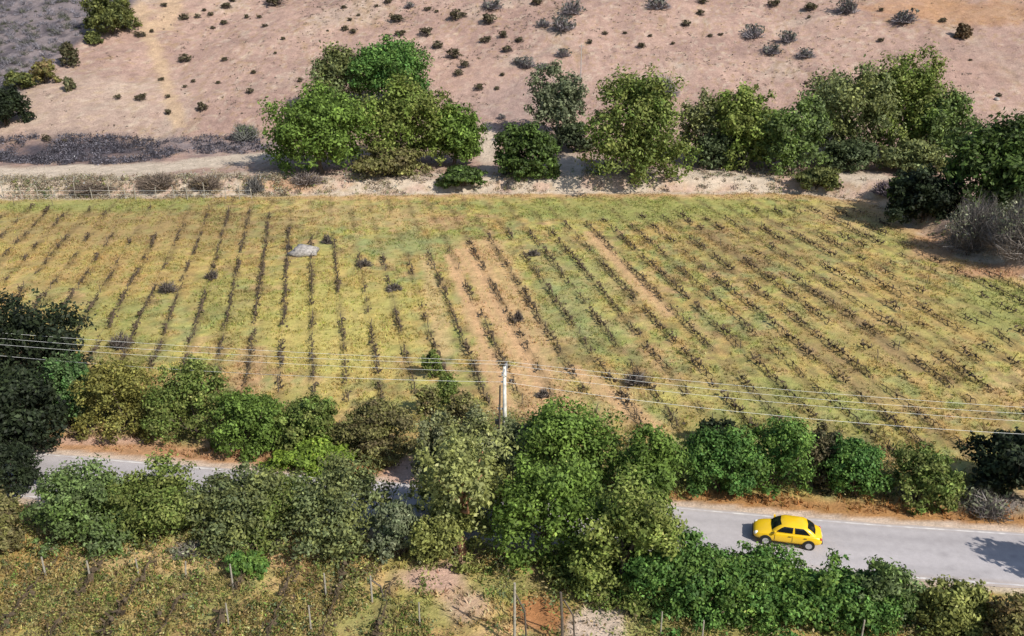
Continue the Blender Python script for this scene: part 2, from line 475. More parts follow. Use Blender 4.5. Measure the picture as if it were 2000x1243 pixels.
# ------------------------------------------------------------------ road
def strip(name, o0, o1, z, mat, x0=-150, x1=150, step=1.0):
    xs = np.arange(x0, x1 + 0.01, step)
    yf = road_far(xs); m = road_ang(xs); L = np.sqrt(1 + m * m)
    nxv, nyv = -m / L, 1 / L
    V = []
    for k in range(len(xs)):
        for o in (o0, o1): V.append((xs[k] + nxv[k] * o, yf[k] + nyv[k] * o, z))
    Fq = [(2 * k, 2 * k + 2, 2 * k + 3, 2 * k + 1) for k in range(len(xs) - 1)]
    return link(name, mesh_np(name, V, np.array(Fq)), mat)

def road_sheet():
    xs = np.arange(-150, 150.01, 0.4); offs = np.linspace(-ROAD_W, 0, 23)
    yf = road_far(xs); m = road_ang(xs); L = np.sqrt(1 + m * m)
    jag = 0.10 * (fbm(xs * 1.3, xs * 0 + 3, 3) - 0.5); jag2 = 0.16 * (fbm(xs * 1.1, xs * 0 + 31, 3) - 0.5)
    O = np.tile(offs, (len(xs), 1)); O[:, 0] += jag2; O[:, -1] += jag
    X = xs[:, None] + (-m / L)[:, None] * O; Y = yf[:, None] + (1 / L)[:, None] * O
    t = (O + ROAD_W) / ROAD_W
    S = np.repeat(xs[:, None], len(offs), 1)
    c = np.tile(np.array([0.405, 0.375, 0.375]), (X.size, 1)).reshape(len(xs), len(offs), 3)
    w = 0.86 + 0.28 * fbm(S * 0.10, O * 0.5 + 9, 3)
    for lane in (0.26, 0.74):                                   # wheel paths worn smooth and pale, oil-dark band between them
        for dw in (-0.135, 0.135): w = w + 0.07 * np.exp(-((t - lane - dw) / 0.035) ** 2) * (0.4 + fbm(S * .08 + lane * 9, O * .1, 2))
        w = w - 0.07 * np.exp(-((t - lane) / 0.05) ** 2) * (0.3 + fbm(S * .12 + 5, O * .2, 2))
    crack = np.abs(fbm(S * 0.45 + 3, O * 0.9 + 50, 3) - 0.5)
    w = w - 0.16 * sstep(0.018, 0.0, crack) * sstep(.45, .6, fbm(S * .06, O * .1 + 7, 2))
    patch = (fbm(np.floor(S / 3.1) * 3.7, np.floor(O / 1.4) * 2.9, 1) > 0.80)
    w = w * np.where(patch, 0.90, 1.0)
    c = c * w[..., None]
    e = sstep(0.16, 0.0, t) + sstep(0.90, 1.0, t)
    e = np.clip(e * (0.3 + 1.2 * fbm(S * .6, O * 2, 3)) - 0.1, 0, 1)[..., None] * 0.7
    c = c * (1 - e) + C['sand'] * e                               # blown sand along the edges
    V = np.stack([X, Y, np.full(X.shape, 0.012)], -1).reshape(-1, 3)
    a, b = X.shape; I = np.arange(a * b).reshape(a, b)
    Fq = np.stack([I[:-1, :-1], I[1:, :-1], I[1:, 1:], I[:-1, 1:]], -1).reshape(-1, 4)
    return link('road', mesh_np('road', V, Fq, c.reshape(-1, 3)), soil_mat('pale_asphalt', (2.0, 24.0), 0.10, 0.15))
rd = road_sheet()
tag(rd, 'narrow pale grey asphalt country road', 'road', kind='structure')
def line_mat():
    m, N, L, P = new_mat('worn_line_paint')
    tc = N.new('ShaderNodeTexCoord'); n = N.new('ShaderNodeTexNoise'); n.inputs['Scale'].default_value = 1.3; n.inputs['Detail'].default_value = 6
    L.new(tc.outputs['Object'], n.inputs['Vector'])
    r = N.new('ShaderNodeValToRGB')
    r.color_ramp.elements[0].position = 0.44; r.color_ramp.elements[0].color = (0.45, 0.42, 0.42, 1)
    r.color_ramp.elements[1].position = 0.62; r.color_ramp.elements[1].color = (0.66, 0.63, 0.60, 1)
    L.new(n.outputs['Fac'], r.inputs['Fac']); L.new(r.outputs['Color'], P.inputs['Base Color'])
    P.inputs['Roughness'].default_value = 0.8
    return m
LM = line_mat()
for o0, nm in ((-0.32, 'far'), (-ROAD_W + 0.18, 'near')):
    e = strip('road_marking', o0, o0 + 0.14, 0.017, LM)
    tag(e, 'worn white edge line painted along the %s side of the road' % nm, 'road marking', kind='structure')

# ------------------------------------------------------------------ foliage generators
def unit(v): return v / (np.linalg.norm(v, axis=-1, keepdims=True) + 1e-9)

def leaf_quads(P, Nrm, size, col, rng, aspect=0.55):
    n = len(P)
    r = unit(rng.normal(size=(n, 3)))
    t = unit(np.cross(Nrm, r)); b = np.cross(Nrm, t)
    a = size * np.clip(rng.lognormal(0, 0.28, n), 0.5, 1.5)[:, None]
    V = np.stack([P - t * a, P - b * a * aspect, P + t * a, P + b * a * aspect], 1).reshape(-1, 3)
    Fq = np.arange(4 * n).reshape(n, 4)
    return V, Fq, np.repeat(col, 4, 0)

def crown_lobes(rx, ry, rz, cz, n, rng, spread=0.60):
    d = unit(rng.normal(size=(n, 3)))
    d[:, 2] = np.abs(d[:, 2]) * np.where(rng.random(n) < 0.72, 1, -0.7)
    c = d * np.array([rx, ry, rz]) * rng.uniform(spread * 0.75, spread * 1.12, (n, 1))
    c[:, 2] += cz
    r = np.array([rx, ry, rz]) * rng.uniform(0.30, 0.50, (n, 1))
    return np.vstack([c, [[0, 0, cz]]]), np.vstack([r, [[rx * .62, ry * .62, rz * .62]]])

def foliage_mesh(name, Cc, R, n, leaf, col1, col2, rng, jitter=0.7, sparse=0.0, sub=11):
    """each lobe is broken into ragged sprays; leaves fill the sprays"""
    L = len(Cc); mid = Cc.mean(0)
    ds = unit(rng.normal(size=(L, sub, 3))); ds[..., 2] = np.where(rng.random((L, sub)) < 0.3, np.abs(ds[..., 2]), ds[..., 2])
    cs = Cc[:, None] + ds * R[:, None] * rng.uniform(0.45, 1.0, (L, sub, 1))
    rs = R[:, None] * rng.uniform(0.20, 0.52, (L, sub, 1)) * np.array([1, 1, 0.85])
    cs = cs.reshape(-1, 3); rs = rs.reshape(-1, 3); dsf = ds.reshape(-1, 3)
    w = rs[:, 0] * rs[:, 2] * rng.uniform(0.5, 1.5, len(rs)); w /= w.sum()
    k = rng.choice(len(cs), n, p=w)
    d = unit(rng.normal(size=(n, 3)))
    f = np.abs(rng.normal(0.72, 0.30, n))
    P = cs[k] + d * rs[k] * f[:, None]
    ok = P[:, 2] > 0.04
    if sparse > 0:
        q = fbm(P[:, 0] * 0.9 + P[:, 2] * 0.7, P[:, 1] * 0.9 - P[:, 2] * 0.5, 2)
        ok &= q > sparse
    P, d, k = P[ok], d[ok], k[ok]
    Nrm = unit(d + 0.6 * dsf[k] + jitter * rng.normal(size=P.shape) + np.array([0, 0, 0.3]))
    lobe_t = rng.random(len(cs))[k]
    t = np.clip(0.6 * lobe_t + 0.4 * rng.random(len(P)), 0, 1)[:, None]
    col = (np.array(col1) * (1 - t) + np.array(col2) * t) * rng.lognormal(0, 0.30, (len(P), 1)) * rng.lognormal(0, 0.16, (len(cs), 1))[k]
    V, Fq, cc = leaf_quads(P, Nrm, leaf, col, rng)
    V[:, 2] = np.maximum(V[:, 2], 0.01)
    return mesh_np(name, V, Fq, np.clip(cc, 0.004, 0.5))

def twig_mesh(name, rx, ry, h, n, col1, col2, rng, wid=0.03):
    """a tangle of thin bare branches rising from the base"""
    base = np.stack([rng.normal(0, rx * 0.22, n), rng.normal(0, ry * 0.22, n), np.zeros(n)], -1)
    ang = rng.uniform(0, 2 * np.pi, n); rad = np.sqrt(rng.random(n))
    lump = 0.45 + 1.0 * fbm(np.cos(ang) * 1.3 + rx * 7, np.sin(ang) * 1.3 + h * 5, 2); rad = np.clip(rad * lump, 0, 1.05)
    tip = np.stack([np.cos(ang) * rx * rad, np.sin(ang) * ry * rad, h * np.sqrt(np.maximum(1 - (rad * 0.92) ** 2, 0.02)) * rng.uniform(0.35, 1.05, n) * (0.55 + 0.75 * fbm(ang * 1.1 + h, rad * 2 + rx, 2))], -1)
    st = rng.uniform(0.0, 0.62, n)[:, None]
    mid = base + (tip - base) * (st + 0.5 * (1 - st)) + rng.normal(0, 0.08, (n, 3)) * h
    a = base + (tip - base) * st
    side = unit(np.cross(tip - a, rng.normal(size=(n, 3)))) * wid
    V = np.stack([a - side, a + side, mid + side * .8, mid - side * .8, tip], 1).reshape(-1, 3)
    V[:, 2] = np.maximum(V[:, 2], 0.0)
    i = np.arange(n) * 5
    T = np.concatenate([np.stack([i, i + 1, i + 2], -1), np.stack([i, i + 2, i + 3], -1), np.stack([i + 3, i + 2, i + 4], -1)])
    t = rng.random((n, 1)); col = (np.array(col1) * (1 - t) + np.array(col2) * t) * rng.lognormal(0, 0.25, (n, 1))
    return mesh_np(name, V, T, np.repeat(np.clip(col, 0.004, 0.6), 5, 0))

def stems_mesh(Cc, R, h0, r0, rng, lean=0.3, multi=False):
    m = MB()
    top = np.array([rng.normal(0, lean), rng.normal(0, lean), h0])
    order = np.argsort(-R[:, 0])[:9]
    if multi:
        for i in order[:6]:
            b = np.array([rng.normal(0, 0.18), rng.normal(0, 0.18), -0.1]); e = Cc[i]
            m.tube([b, b * 0.6 + e * 0.4 + rng.normal(0, 0.1, 3), e], [r0, r0 * 0.7, r0 * 0.25], 5)
    else:
        mid = top * 0.5 + np.array([rng.normal(0, lean * .6), rng.normal(0, lean * .6), 0])
        m.tube([(0, 0, -0.2), (mid[0] * .3, mid[1] * .3, h0 * 0.15), mid, top], [r0 * 1.5, r0 * 1.05, r0 * 0.9, r0 * 0.7], 8)
        for i in order:
            e = Cc[i]; s = mid * 0.35 + top * 0.65
            m.tube([s, s * 0.5 + e * 0.5 + rng.normal(0, 0.25, 3), e], [r0 * 0.55, r0 * 0.38, r0 * 0.12], 5)
    return m.mesh('stem', True)

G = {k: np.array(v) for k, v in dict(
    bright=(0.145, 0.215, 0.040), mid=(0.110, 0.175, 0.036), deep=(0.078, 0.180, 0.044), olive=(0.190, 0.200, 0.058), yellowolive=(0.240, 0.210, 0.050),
    yellowgreen=(0.245, 0.265, 0.075), grey=(0.190, 0.200, 0.125), greygreen=(0.135, 0.170, 0.080), dark=(0.040, 0.056, 0.022), black=(0.010, 0.014, 0.010),  # black also paints shade into some roadside and corner foliage
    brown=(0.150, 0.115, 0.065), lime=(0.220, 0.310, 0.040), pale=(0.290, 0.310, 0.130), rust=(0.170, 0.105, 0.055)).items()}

def locate(x0, x1, y0, y1, clear=0.0, squash=0.85, grounded=0.82):
    """size and stand of a plant from its box in the photo: the ray through the box's middle meets the ground raised by the plant's half height"""
    pcx, pcy = (x0 + x1) / 2, (y0 + y1) / 2
    rz = 2.0
    for _ in range(5):
        hc = grounded * rz + clear
        p = ground_pt(pcx, pcy, hc)
        dep = p[1] * CT - (p[2] - CAMZ) * ST
        sc = F / dep
        phi = math.atan2(CAMZ - p[2], math.hypot(p[0], p[1]))
        rx = (x1 - x0) / 2 / sc
        ry = rx * squash
        hh = (y1 - y0) / 2 / sc
        ry = min(ry, 0.82 * hh / math.sin(phi))
        rz = math.sqrt(max(hh * hh - (ry * math.sin(phi)) ** 2, 0.05)) / math.cos(phi)
    return p, rx, ry, rz, hc

def plant(name, box, c1, c2, label, cat, kind='bush', dens=1.0, leaf=None, clear=0.0, sparse=0.0, group=None, bark='bark', seed=None, jitter=0.85, squash=0.85):
    rng = np.random.default_rng(seed if seed is not None else abs(hash(box)) % 100000)
    ex = 0.05 * (box[1] - box[0]); ey = 0.06 * (box[3] - box[2])      # ragged tips thin out: the solid crown fills the box
    p, rx, ry, rz, hc = locate(box[0] - ex, box[1] + ex, box[2] - ey, box[3] + ey * .3, clear=clear, squash=squash)
    gz = float(height(p[0], p[1]))
    e = empty(name, (p[0], p[1], gz - 0.03))
    tag(e, label, cat, group)
    far = p[1] > 110
    if leaf is None: leaf = 0.24 if far else 0.105
    nl = int(np.clip(7 + (rx + rz) * 1.5, 9, 26))
    Cc, R = crown_lobes(rx * 1.04, ry * 1.04, rz * 1.04, hc, nl, rng)
    if kind != 'tree' or clear < 0.7:                      # skirt of low growth
        ks = rng.integers(4, 7); a_ = rng.uniform(0, 6.28, ks)
        Cc = np.vstack([Cc, np.stack([np.cos(a_) * rx * .72, np.sin(a_) * ry * .72, rng.uniform(.25, .6, ks) * rz], -1)])
        R = np.vstack([R, np.array([rx, ry, rz]) * rng.uniform(.26, .42, (ks, 1))])
    area = 4 * math.pi * ((rx * ry + rx * rz + ry * rz) / 3)
    n = int(np.clip(dens * 3.1 * area / (leaf * leaf * 1.25), 300, 21000 if leaf > 0.2 else 14600))
    fm = foliage_mesh('crown', Cc, R, n, leaf, G[c1], G[c2], rng, jitter, sparse)
    link('crown' if kind == 'tree' else 'foliage', fm, M['leaf'], e)
    if kind == 'tree':
        sm = stems_mesh(Cc, R, max(hc * 0.75, 1.0), 0.035 * hc + 0.10, rng)
        link('trunk', sm, M[bark], e)
    else:
        sm = stems_mesh(Cc, R, hc, 0.05 + 0.012 * rx, rng, multi=True)
        link('stem', sm, M[bark], e)
    return e

def twig_plant(name, box, c1, c2, label, cat, n=500, wid=0.03, group=None, leaves=0, leafcol='grey', seed=1):
    rng = np.random.default_rng(seed)
    p, rx, ry, rz, hc = locate(*box, grounded=0.6)
    gz = float(height(p[0], p[1]))
    e = empty(name, (p[0], p[1], gz - 0.03)); tag(e, label, cat, group)
    link('branches', twig_mesh('branches', rx, ry, hc + rz, n, c1, c2, rng, wid), M['twig'], e)
    if leaves:
        Cc, R = crown_lobes(rx, ry, rz, hc, 7, rng)
        link('foliage', foliage_mesh('foliage', Cc, R, leaves, 0.13, G[leafcol], G[leafcol] * 1.3, rng), M['leaf'], e)
    return e

# ------------------------------------------------------------------ tree line along the bank
T = 'tree'
plant('tree', (522, 722, 162, 356), 'bright', 'mid', 'broad bright green tree at the end of the row beside the pale track', T, 'tree', seed=11)
plant('tree', (688, 876, 156, 345), 'bright', 'olive', 'bright green leafy tree in the middle of the dense clump', T, 'tree', seed=12)
plant('tree', (830, 940, 205, 336), 'bright', 'mid', 'lower green tree leaning out of the dense clump towards the dark round bush', T, 'tree', seed=13)
plant('tree', (674, 852, 80, 240), 'mid', 'deep', 'tallest dark green tree standing behind the dense bright clump', T, 'tree', clear=0.8, seed=14)
plant('tree', (610, 704, 98, 240), 'greygreen', 'olive', 'thin greyish green tree behind the dense clump beside its tallest tree', T, 'tree', dens=0.8, sparse=0.33, clear=0.8, seed=15)
plant('bush', (690, 830, 290, 350), 'olive', 'brown', 'brownish green low growth under the dense clump', 'bush', dens=0.8, seed=30)
plant('bush', (964, 1084, 244, 356), 'dark', 'mid', 'dense dark green rounded bush on the bank in a gap between the trees', 'bush', dens=1.3, seed=16)
plant('bush', (858, 954, 326, 368), 'dark', 'mid', 'low dark green bush spread along the bank below the dense clump', 'bush', dens=1.3, seed=17)
plant('tree', (1030, 1152, 136, 285), 'greygreen', 'grey', 'slender grey green tree with a pale trunk behind the dark round bush', T, 'tree', dens=0.75, clear=1.0, sparse=0.31, bark='pale_bark', seed=18)
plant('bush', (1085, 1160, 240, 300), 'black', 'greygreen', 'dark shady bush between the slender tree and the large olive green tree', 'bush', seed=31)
plant('tree', (1136, 1346, 144, 374), 'olive', 'mid', 'large olive green tree with foliage down to the bank beside the pink gap', T, 'tree', dens=1.0, seed=19)
plant('tree', (1330, 1420, 188, 330), 'yellowgreen', 'grey', 'small pale yellow green tree beside the large olive green tree', T, 'tree', dens=0.85, sparse=0.28, seed=20)
plant('tree', (1385, 1524, 168, 332), 'yellowgreen', 'bright', 'light yellow green rounded tree above the cut bank', T, 'tree', clear=0.5, seed=21)
plant('tree', (1488, 1626, 192, 350), 'bright', 'greygreen', 'medium green tree with pale stems next to the light yellow green tree', T, 'tree', dens=0.9, sparse=0.28, bark='pale_bark', seed=22)
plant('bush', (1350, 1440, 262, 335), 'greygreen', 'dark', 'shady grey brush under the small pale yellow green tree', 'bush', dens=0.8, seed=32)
plant('tree', (1566, 1752, 126, 332), 'greygreen', 'olive', 'tall grey green tree with open crown showing grey limbs', T, 'tree', dens=0.85, sparse=0.30, bark='pale_bark', seed=23)
plant('tree', (1686, 1846, 104, 330), 'olive', 'bright', 'tallest feathery green tree near the dark tree at the field corner', T, 'tree', dens=0.85, sparse=0.28, bark='pale_bark', seed=24)
plant('tree', (1782, 1896, 182, 334), 'bright', 'greygreen', 'shorter green tree filling the gap beside the dark corner tree', T, 'tree', dens=0.9, seed=25)
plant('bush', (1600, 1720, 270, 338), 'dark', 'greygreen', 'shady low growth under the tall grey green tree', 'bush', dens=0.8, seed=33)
plant('bush', (1720, 1850, 275, 345), 'greygreen', 'olive', 'grey green low growth under the tallest feathery tree', 'bush', dens=0.8, seed=34)
plant('bush', (1548, 1642, 328, 372), 'dark', 'olive', 'low spreading dark bush on the pale cut bank', 'bush', dens=0.9, seed=26)
plant('tree', (1846, 2060, 224, 440), 'dark', 'mid', 'big dark green tree at the far corner of the vineyard above grey thorn scrub', T, 'tree', dens=1.2, leaf=0.28, seed=27)
plant('tree', (1740, 1880, 330, 440), 'black', 'dark', 'very dark low tree added as the shadow of the big corner tree at the field edge', T, 'tree', dens=1.2, clear=0.2, seed=28)  # shadow of the corner tree, built as black leaves
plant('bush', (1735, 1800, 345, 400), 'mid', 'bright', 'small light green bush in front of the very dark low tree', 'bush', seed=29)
TW1, TW2 = (0.12, 0.105, 0.095), (0.28, 0.25, 0.225)
for i, (b, lb, nn) in enumerate([((1845, 1965, 372, 520), 'grey bare thorn scrub below the big dark corner tree, nearer its trunk', 2200), ((1925, 2090, 350, 535), 'grey bare thorn scrub below the big dark corner tree, out towards the orange soil strip', 3000)]):
    twig_plant('thorn_scrub', b, TW1, TW2, lb, 'scrub', nn, 0.03, 'grey thorn scrub at the field corner', 900, 'grey', 40 + i)
BR1, BR2 = (0.10, 0.075, 0.06), (0.24, 0.19, 0.15)
twig_plant('dead_bush', (255, 358, 332, 378), BR1, BR2, 'brown dry bush on the bank between the pale track and the fence', 'bush', 900, 0.04, None, 200, 'brown', 51)
twig_plant('dead_bush', (366, 440, 334, 378), BR1, BR2, 'smaller brown dry bush on the bank beside the yellow dry grass', 'bush', 700, 0.04, None, 150, 'brown', 52)
twig_plant('dead_bush', (120, 230, 348, 380), BR1, BR2, 'low sprawling brown dry bush on the bank at the far end of the fence', 'bush', 700, 0.04, None, 120, 'brown', 53)
twig_plant('dead_bush', (478, 516, 336, 388), (0.06, 0.055, 0.05), (0.18, 0.17, 0.16), 'dark grey dead bush where the fence meets the tree line', 'bush', 500, 0.05, None, 0, 'brown', 54)
twig_plant('dead_bush', (446, 512, 236, 284), (0.09, 0.09, 0.085), (0.2, 0.2, 0.18), 'grey leafless bush at the foot of the hill beside the clump', 'bush', 800, 0.05, None, 350, 'greygreen', 55)
twig_plant('dead_bush', (560, 640, 330, 368), (0.12, 0.09, 0.08), (0.28, 0.24, 0.22), 'purplish dry brush under the broad bright green tree', 'bush', 600, 0.05, None, 60, 'brown', 56)
twig_plant('dead_bush', (1700, 1760, 345, 392), (0.08, 0.06, 0.07), (0.22, 0.18, 0.20), 'purplish dry brush beside the small light green bush', 'bush', 600, 0.05, None, 60, 'brown', 57)
twig_plant('dead_bush', (1262, 1330, 140, 200), (0.16, 0.15, 0.16), (0.3, 0.28, 0.28), 'pale grey leafless bush on the slope above the large olive tree', 'bush', 700, 0.05, None, 100, 'grey', 58)

# ------------------------------------------------------------------ roadside hedges
B = 'bush'
plant('tree', (-100, 158, 556, 810), 'black', 'dark', 'dense tree with leaves coloured nearly black for shade, beyond the road where the pale wires cross', T, 'tree', dens=1.0, clear=0.3, leaf=0.17, seed=61)  # shade on this tree is painted into its leaf colour
plant('tree', (-70, 118, 715, 910), 'black', 'dark', 'roadside tree under the nearly black tree, its leaves darkened for shade', T, 'tree', dens=0.9, leaf=0.16, seed=62)  # leaf colour darkened for shade, like the tree above
plant(B, (80, 176, 690, 850), 'greygreen', 'deep', 'grey green bush squeezed between the black tree and the yellowish bush', B, dens=0.9, seed=63)
plant(B, (146, 320, 700, 862), 'yellowolive', 'olive', 'yellowish olive bush on the verge behind the white edge line', B, dens=1.0, seed=64)
plant(B, (290, 455, 706, 872), 'olive', 'mid', 'dark olive bush between the yellowish bush and the green bush', B, seed=65)
plant(B, (412, 560, 762, 895), 'mid', 'bright', 'leafy green bush beyond the road above the lime green undergrowth', B, seed=66)
plant(B, (530, 664, 772, 890), 'olive', 'mid', 'olive green bush at the bare end of the vine rows', B, seed=67)
plant(B, (640, 810, 790, 902), 'olive', 'brown', 'brownish olive scrubby bush beyond the road beside the weedy mound', B, sparse=0.3, seed=68)
plant(B, (522, 700, 852, 925), 'lime', 'bright', 'low lime green undergrowth at the far edge of the road', B, seed=69, leaf=0.12)
plant(B, (52, 250, 922, 1088), 'mid', 'greygreen', 'round dark green bush beside the near vineyard, at the shady road end of the hedge', B, seed=70)
plant(B, (200, 412, 916, 1078), 'olive', 'mid', 'olive green hedge bush between the road and the old vineyard posts', B, seed=71)
plant(B, (362, 572, 908, 1070), 'olive', 'greygreen', 'dull olive bush of the near hedge, beside the grey dry brush', B, seed=72)
plant(B, (528, 770, 912, 1092), 'greygreen', 'olive', 'wide grey olive bush of the near hedge next to the pink roadside clearing', B, seed=73)
plant(B, (722, 832, 985, 1102), 'grey', 'greygreen', 'pale grey green bush beside the light olive bush of the near hedge', B, dens=0.8, seed=74)
plant('tree', (806, 1000, 828, 1085), 'yellowgreen', 'pale', 'tall feathery pale yellow green tree with a reddish trunk rising over the road', T, 'tree', dens=0.45, sparse=0.42, clear=0.9, bark='red_bark', seed=75, leaf=0.13)
plant(B, (800, 945, 985, 1110), 'yellowgreen', 'olive', 'light olive bush at the foot of the reddish trunk', B, dens=0.9, seed=102)
plant(B, (806, 900, 905, 1010), 'yellowgreen', 'olive', 'wispy yellow green scrub next to the pink roadside clearing', B, dens=0.6, sparse=0.33, seed=103)
plant(B, (880, 1000, 890, 1030), 'yellowgreen', 'olive', 'wispy olive scrub around the reddish trunk', B, dens=0.6, sparse=0.33, seed=104)
plant(B, (450, 640, 930, 1060), 'olive', 'mid', 'olive green bush filling the middle of the near hedge', B, seed=105)
plant(B, (130, 300, 930, 1060), 'mid', 'olive', 'green bush filling the hedge between the round dark bush and the olive one', B, seed=106)
plant(B, (808, 900, 800, 965), 'olive', 'grey', 'weedy olive shrub growing over the mound beyond the pink clearing', B, dens=0.7, sparse=0.3, seed=76)
plant(B, (872, 985, 820, 955), 'yellowgreen', 'grey', 'pale weedy shrub at the foot of the white utility pole', B, dens=0.7, sparse=0.3, seed=77)
plant(B, (822, 866, 684, 742), 'mid', 'olive', 'small green weed bush growing in the last vine rows up the field from the pole', B, dens=0.8, sparse=0.33, seed=78)
plant(B, (842, 902, 725, 795), 'olive', 'mid', 'olive weed bush growing among the vine rows near the pole', B, dens=0.7, sparse=0.33, seed=107)
plant(B, (808, 862, 755, 815), 'yellowgreen', 'brown', 'pale dry weed bush at the end of the vine rows above the weedy mound', B, dens=0.6, sparse=0.36, seed=108)
plant(B, (870, 940, 765, 835), 'olive', 'brown', 'brownish weed bush beside the utility pole', B, dens=0.6, sparse=0.36, seed=109)
plant(B, (1300, 1480, 1078, 1215), 'deep', 'bright', 'rich green bush filling the near hedge in front of the tree shadow on the road', B, seed=120)
plant(B, (1480, 1650, 1105, 1228), 'deep', 'bright', 'rich green low bush of the near hedge behind the thin white stake', B, seed=121)
plant(B, (1610, 1760, 1118, 1240), 'mid', 'deep', 'green low bush of the near hedge beside the grey green one', B, seed=122)
plant(B, (955, 1062, 820, 955), 'pale', 'greygreen', 'pale grey green shrub between the utility pole and the big green thicket', B, dens=0.8, seed=79)
plant('tree', (998, 1228, 780, 990), 'bright', 'mid', 'big bushy green tree beside the utility pole at the field edge', T, 'tree', clear=0.2, seed=80, leaf=0.12)
plant('tree', (1190, 1342, 828, 1020), 'bright', 'mid', 'green tree of the thicket standing nearest the pale open road', T, 'tree', clear=0.2, seed=81, leaf=0.12)
plant('tree', (968, 1190, 905, 1120), 'bright', 'mid', 'bright green tree of the thicket next to the reddish trunk', T, 'tree', clear=0.2, seed=82, leaf=0.12)
plant('tree', (1125, 1345, 935, 1172), 'bright', 'yellowgreen', 'yellowish green tree of the thicket that hides the road beside the yellow car', T, 'tree', clear=0.2, seed=83, leaf=0.12)
plant(B, (1040, 1235, 1050, 1165), 'olive', 'bright', 'olive bush of the thicket above the red soil patch', B, seed=84)
plant(B, (1332, 1484, 822, 972), 'mid', 'deep', 'dense green bush beyond the road behind the tree shadow', B, seed=85)
plant(B, (1440, 1592, 815, 978), 'bright', 'deep', 'largest fresh green bush beyond the road behind the yellow car', B, seed=86)
plant(B, (1358, 1440, 815, 880), 'black', 'dark', 'small blackish bush in place of the shade at the end of a vine row behind the dense green bush', B, dens=1.1, seed=87)  # dark hollow beside the hedge: shade made from black leaves
plant(B, (1560, 1645, 845, 962), 'brown', 'dark', 'brownish bush between two green bushes beyond the road', B, seed=88)
plant(B, (1605, 1740, 858, 985), 'mid', 'deep', 'green bush beyond the road beside the brownish bush', B, seed=89)
plant(B, (1730, 1872, 875, 998), 'olive', 'mid', 'loose olive green bush beyond the road before the grey brush', B, dens=0.75, sparse=0.28, seed=90)
plant('tree', (1896, 2080, 845, 985), 'black', 'dark', 'blackish tree with shade painted into its leaves, beyond the road behind the grey brush', T, 'tree', dens=1.1, clear=0.2, seed=91, leaf=0.16)  # black leaf colour carries the shade at this roadside
plant(B, (1225, 1440, 1048, 1215), 'deep', 'mid', 'rich green bush on the near roadside joined to the thicket', B, seed=92)
plant(B, (1385, 1600, 1066, 1220), 'deep', 'bright', 'rich green bush right below the yellow car', B, seed=93)
plant(B, (1560, 1715, 1092, 1228), 'bright', 'deep', 'fresh green bush on the near roadside just behind the yellow car', B, seed=94)
plant(B, (1655, 1795, 1098, 1238), 'mid', 'greygreen', 'grey green bush on the near roadside before the dark gap', B, seed=95)
plant(B, (1780, 1950, 1126, 1262), 'yellowgreen', 'olive', 'yellow green bush on the near roadside after the dark gap', B, seed=96)
plant(B, (1920, 2060, 1165, 1300), 'olive', 'rust', 'brownish olive bush at the near road edge beside the tree shadow', B, seed=97)
plant(B, (-60, 74, 868, 975), 'black', 'dark', 'blackish bush added as shade over the end of the road', B, dens=0.9, sparse=0.28, seed=123)  # added to darken this end of the road as a shadow would
plant(B, (-70, 42, 960, 1090), 'olive', 'brown', 'olive bush where the road passes into shade', B, seed=98)
plant(B, (1160, 1330, 1120, 1195), 'mid', 'olive', 'low green bush hanging over the sandy track', B, seed=99)
plant('tree', (2190, 2340, 965, 1215), 'mid', 'olive', 'roadside tree that throws its shadow over the pale road', T, 'tree', seed=100, leaf=0.2)
plant(B, (440, 520, 1070, 1130), 'bright', 'deep', 'small bright green shrub growing through the dry grass of the near vineyard', B, seed=101)
for i, (b, lb) in enumerate([((320, 420, 1048, 1100), 'grey dry brush in front of the olive hedge bush'), ((470, 560, 1045, 1085), 'grey dry brush beside the small bright green shrub'),
                             ((1880, 1990, 955, 1030), 'grey leafless brush beyond the road below the blackish tree'), ((1880, 1800 + 150, 940, 1000), 'thin grey brush beside the loose olive bush'),
                             ((400, 500, 820, 885), 'greyish dry brush in front of the dark olive bush'), ((1090, 1180, 1040, 1075), 'grey dead branches caught in the thicket')]):
    twig_plant('dead_brush', b, TW1, TW2, lb, 'brush', 420, 0.02, None, 120, 'grey', 110 + i)

# ------------------------------------------------------------------ undergrowth, dry brush (uncountable)
def clumps(name, n, box, accept, rad, hgt, leaf, per, cols, seed, mat, label, cat):
    rng = np.random.default_rng(seed)
    x = rng.uniform(box[0], box[1], n); y = rng.uniform(box[2], box[3], n); z = height(x, y)
    px, py, dep = project(x, y, z)
    ok = (px > -60) & (px < 2060) & (py < 1300) & (rng.random(n) < accept(x, y, px, py))
    x, y, z = x[ok], y[ok], z[ok]; m = len(x)
    r = rng.uniform(*rad, m); h = rng.uniform(*hgt, m) * (0.6 + 0.8 * fbm(x * .3, y * .3 + 9, 2))
    ci = rng.integers(len(cols), size=m); base = np.array(cols)[ci] * rng.lognormal(0, .2, (m, 1))
    k = np.repeat(np.arange(m), per); N = len(k)
    d = unit(rng.normal(size=(N, 3))); d[:, 2] = np.abs(d[:, 2])
    f = np.abs(rng.normal(.7, .3, N))
    P = np.stack([x[k] + d[:, 0] * r[k] * f, y[k] + d[:, 1] * r[k] * f, z[k] + .03 + d[:, 2] * h[k] * f], -1)
    V, Fq, cc = leaf_quads(P, unit(d + .8 * rng.normal(size=d.shape)), leaf, base[k] * rng.lognormal(0, .3, (N, 1)), rng, 0.45)
    o = link(name, mesh_np(name, V, Fq, np.clip(cc, .004, .5)), mat)
    return tag(o, label, cat, kind='stuff')

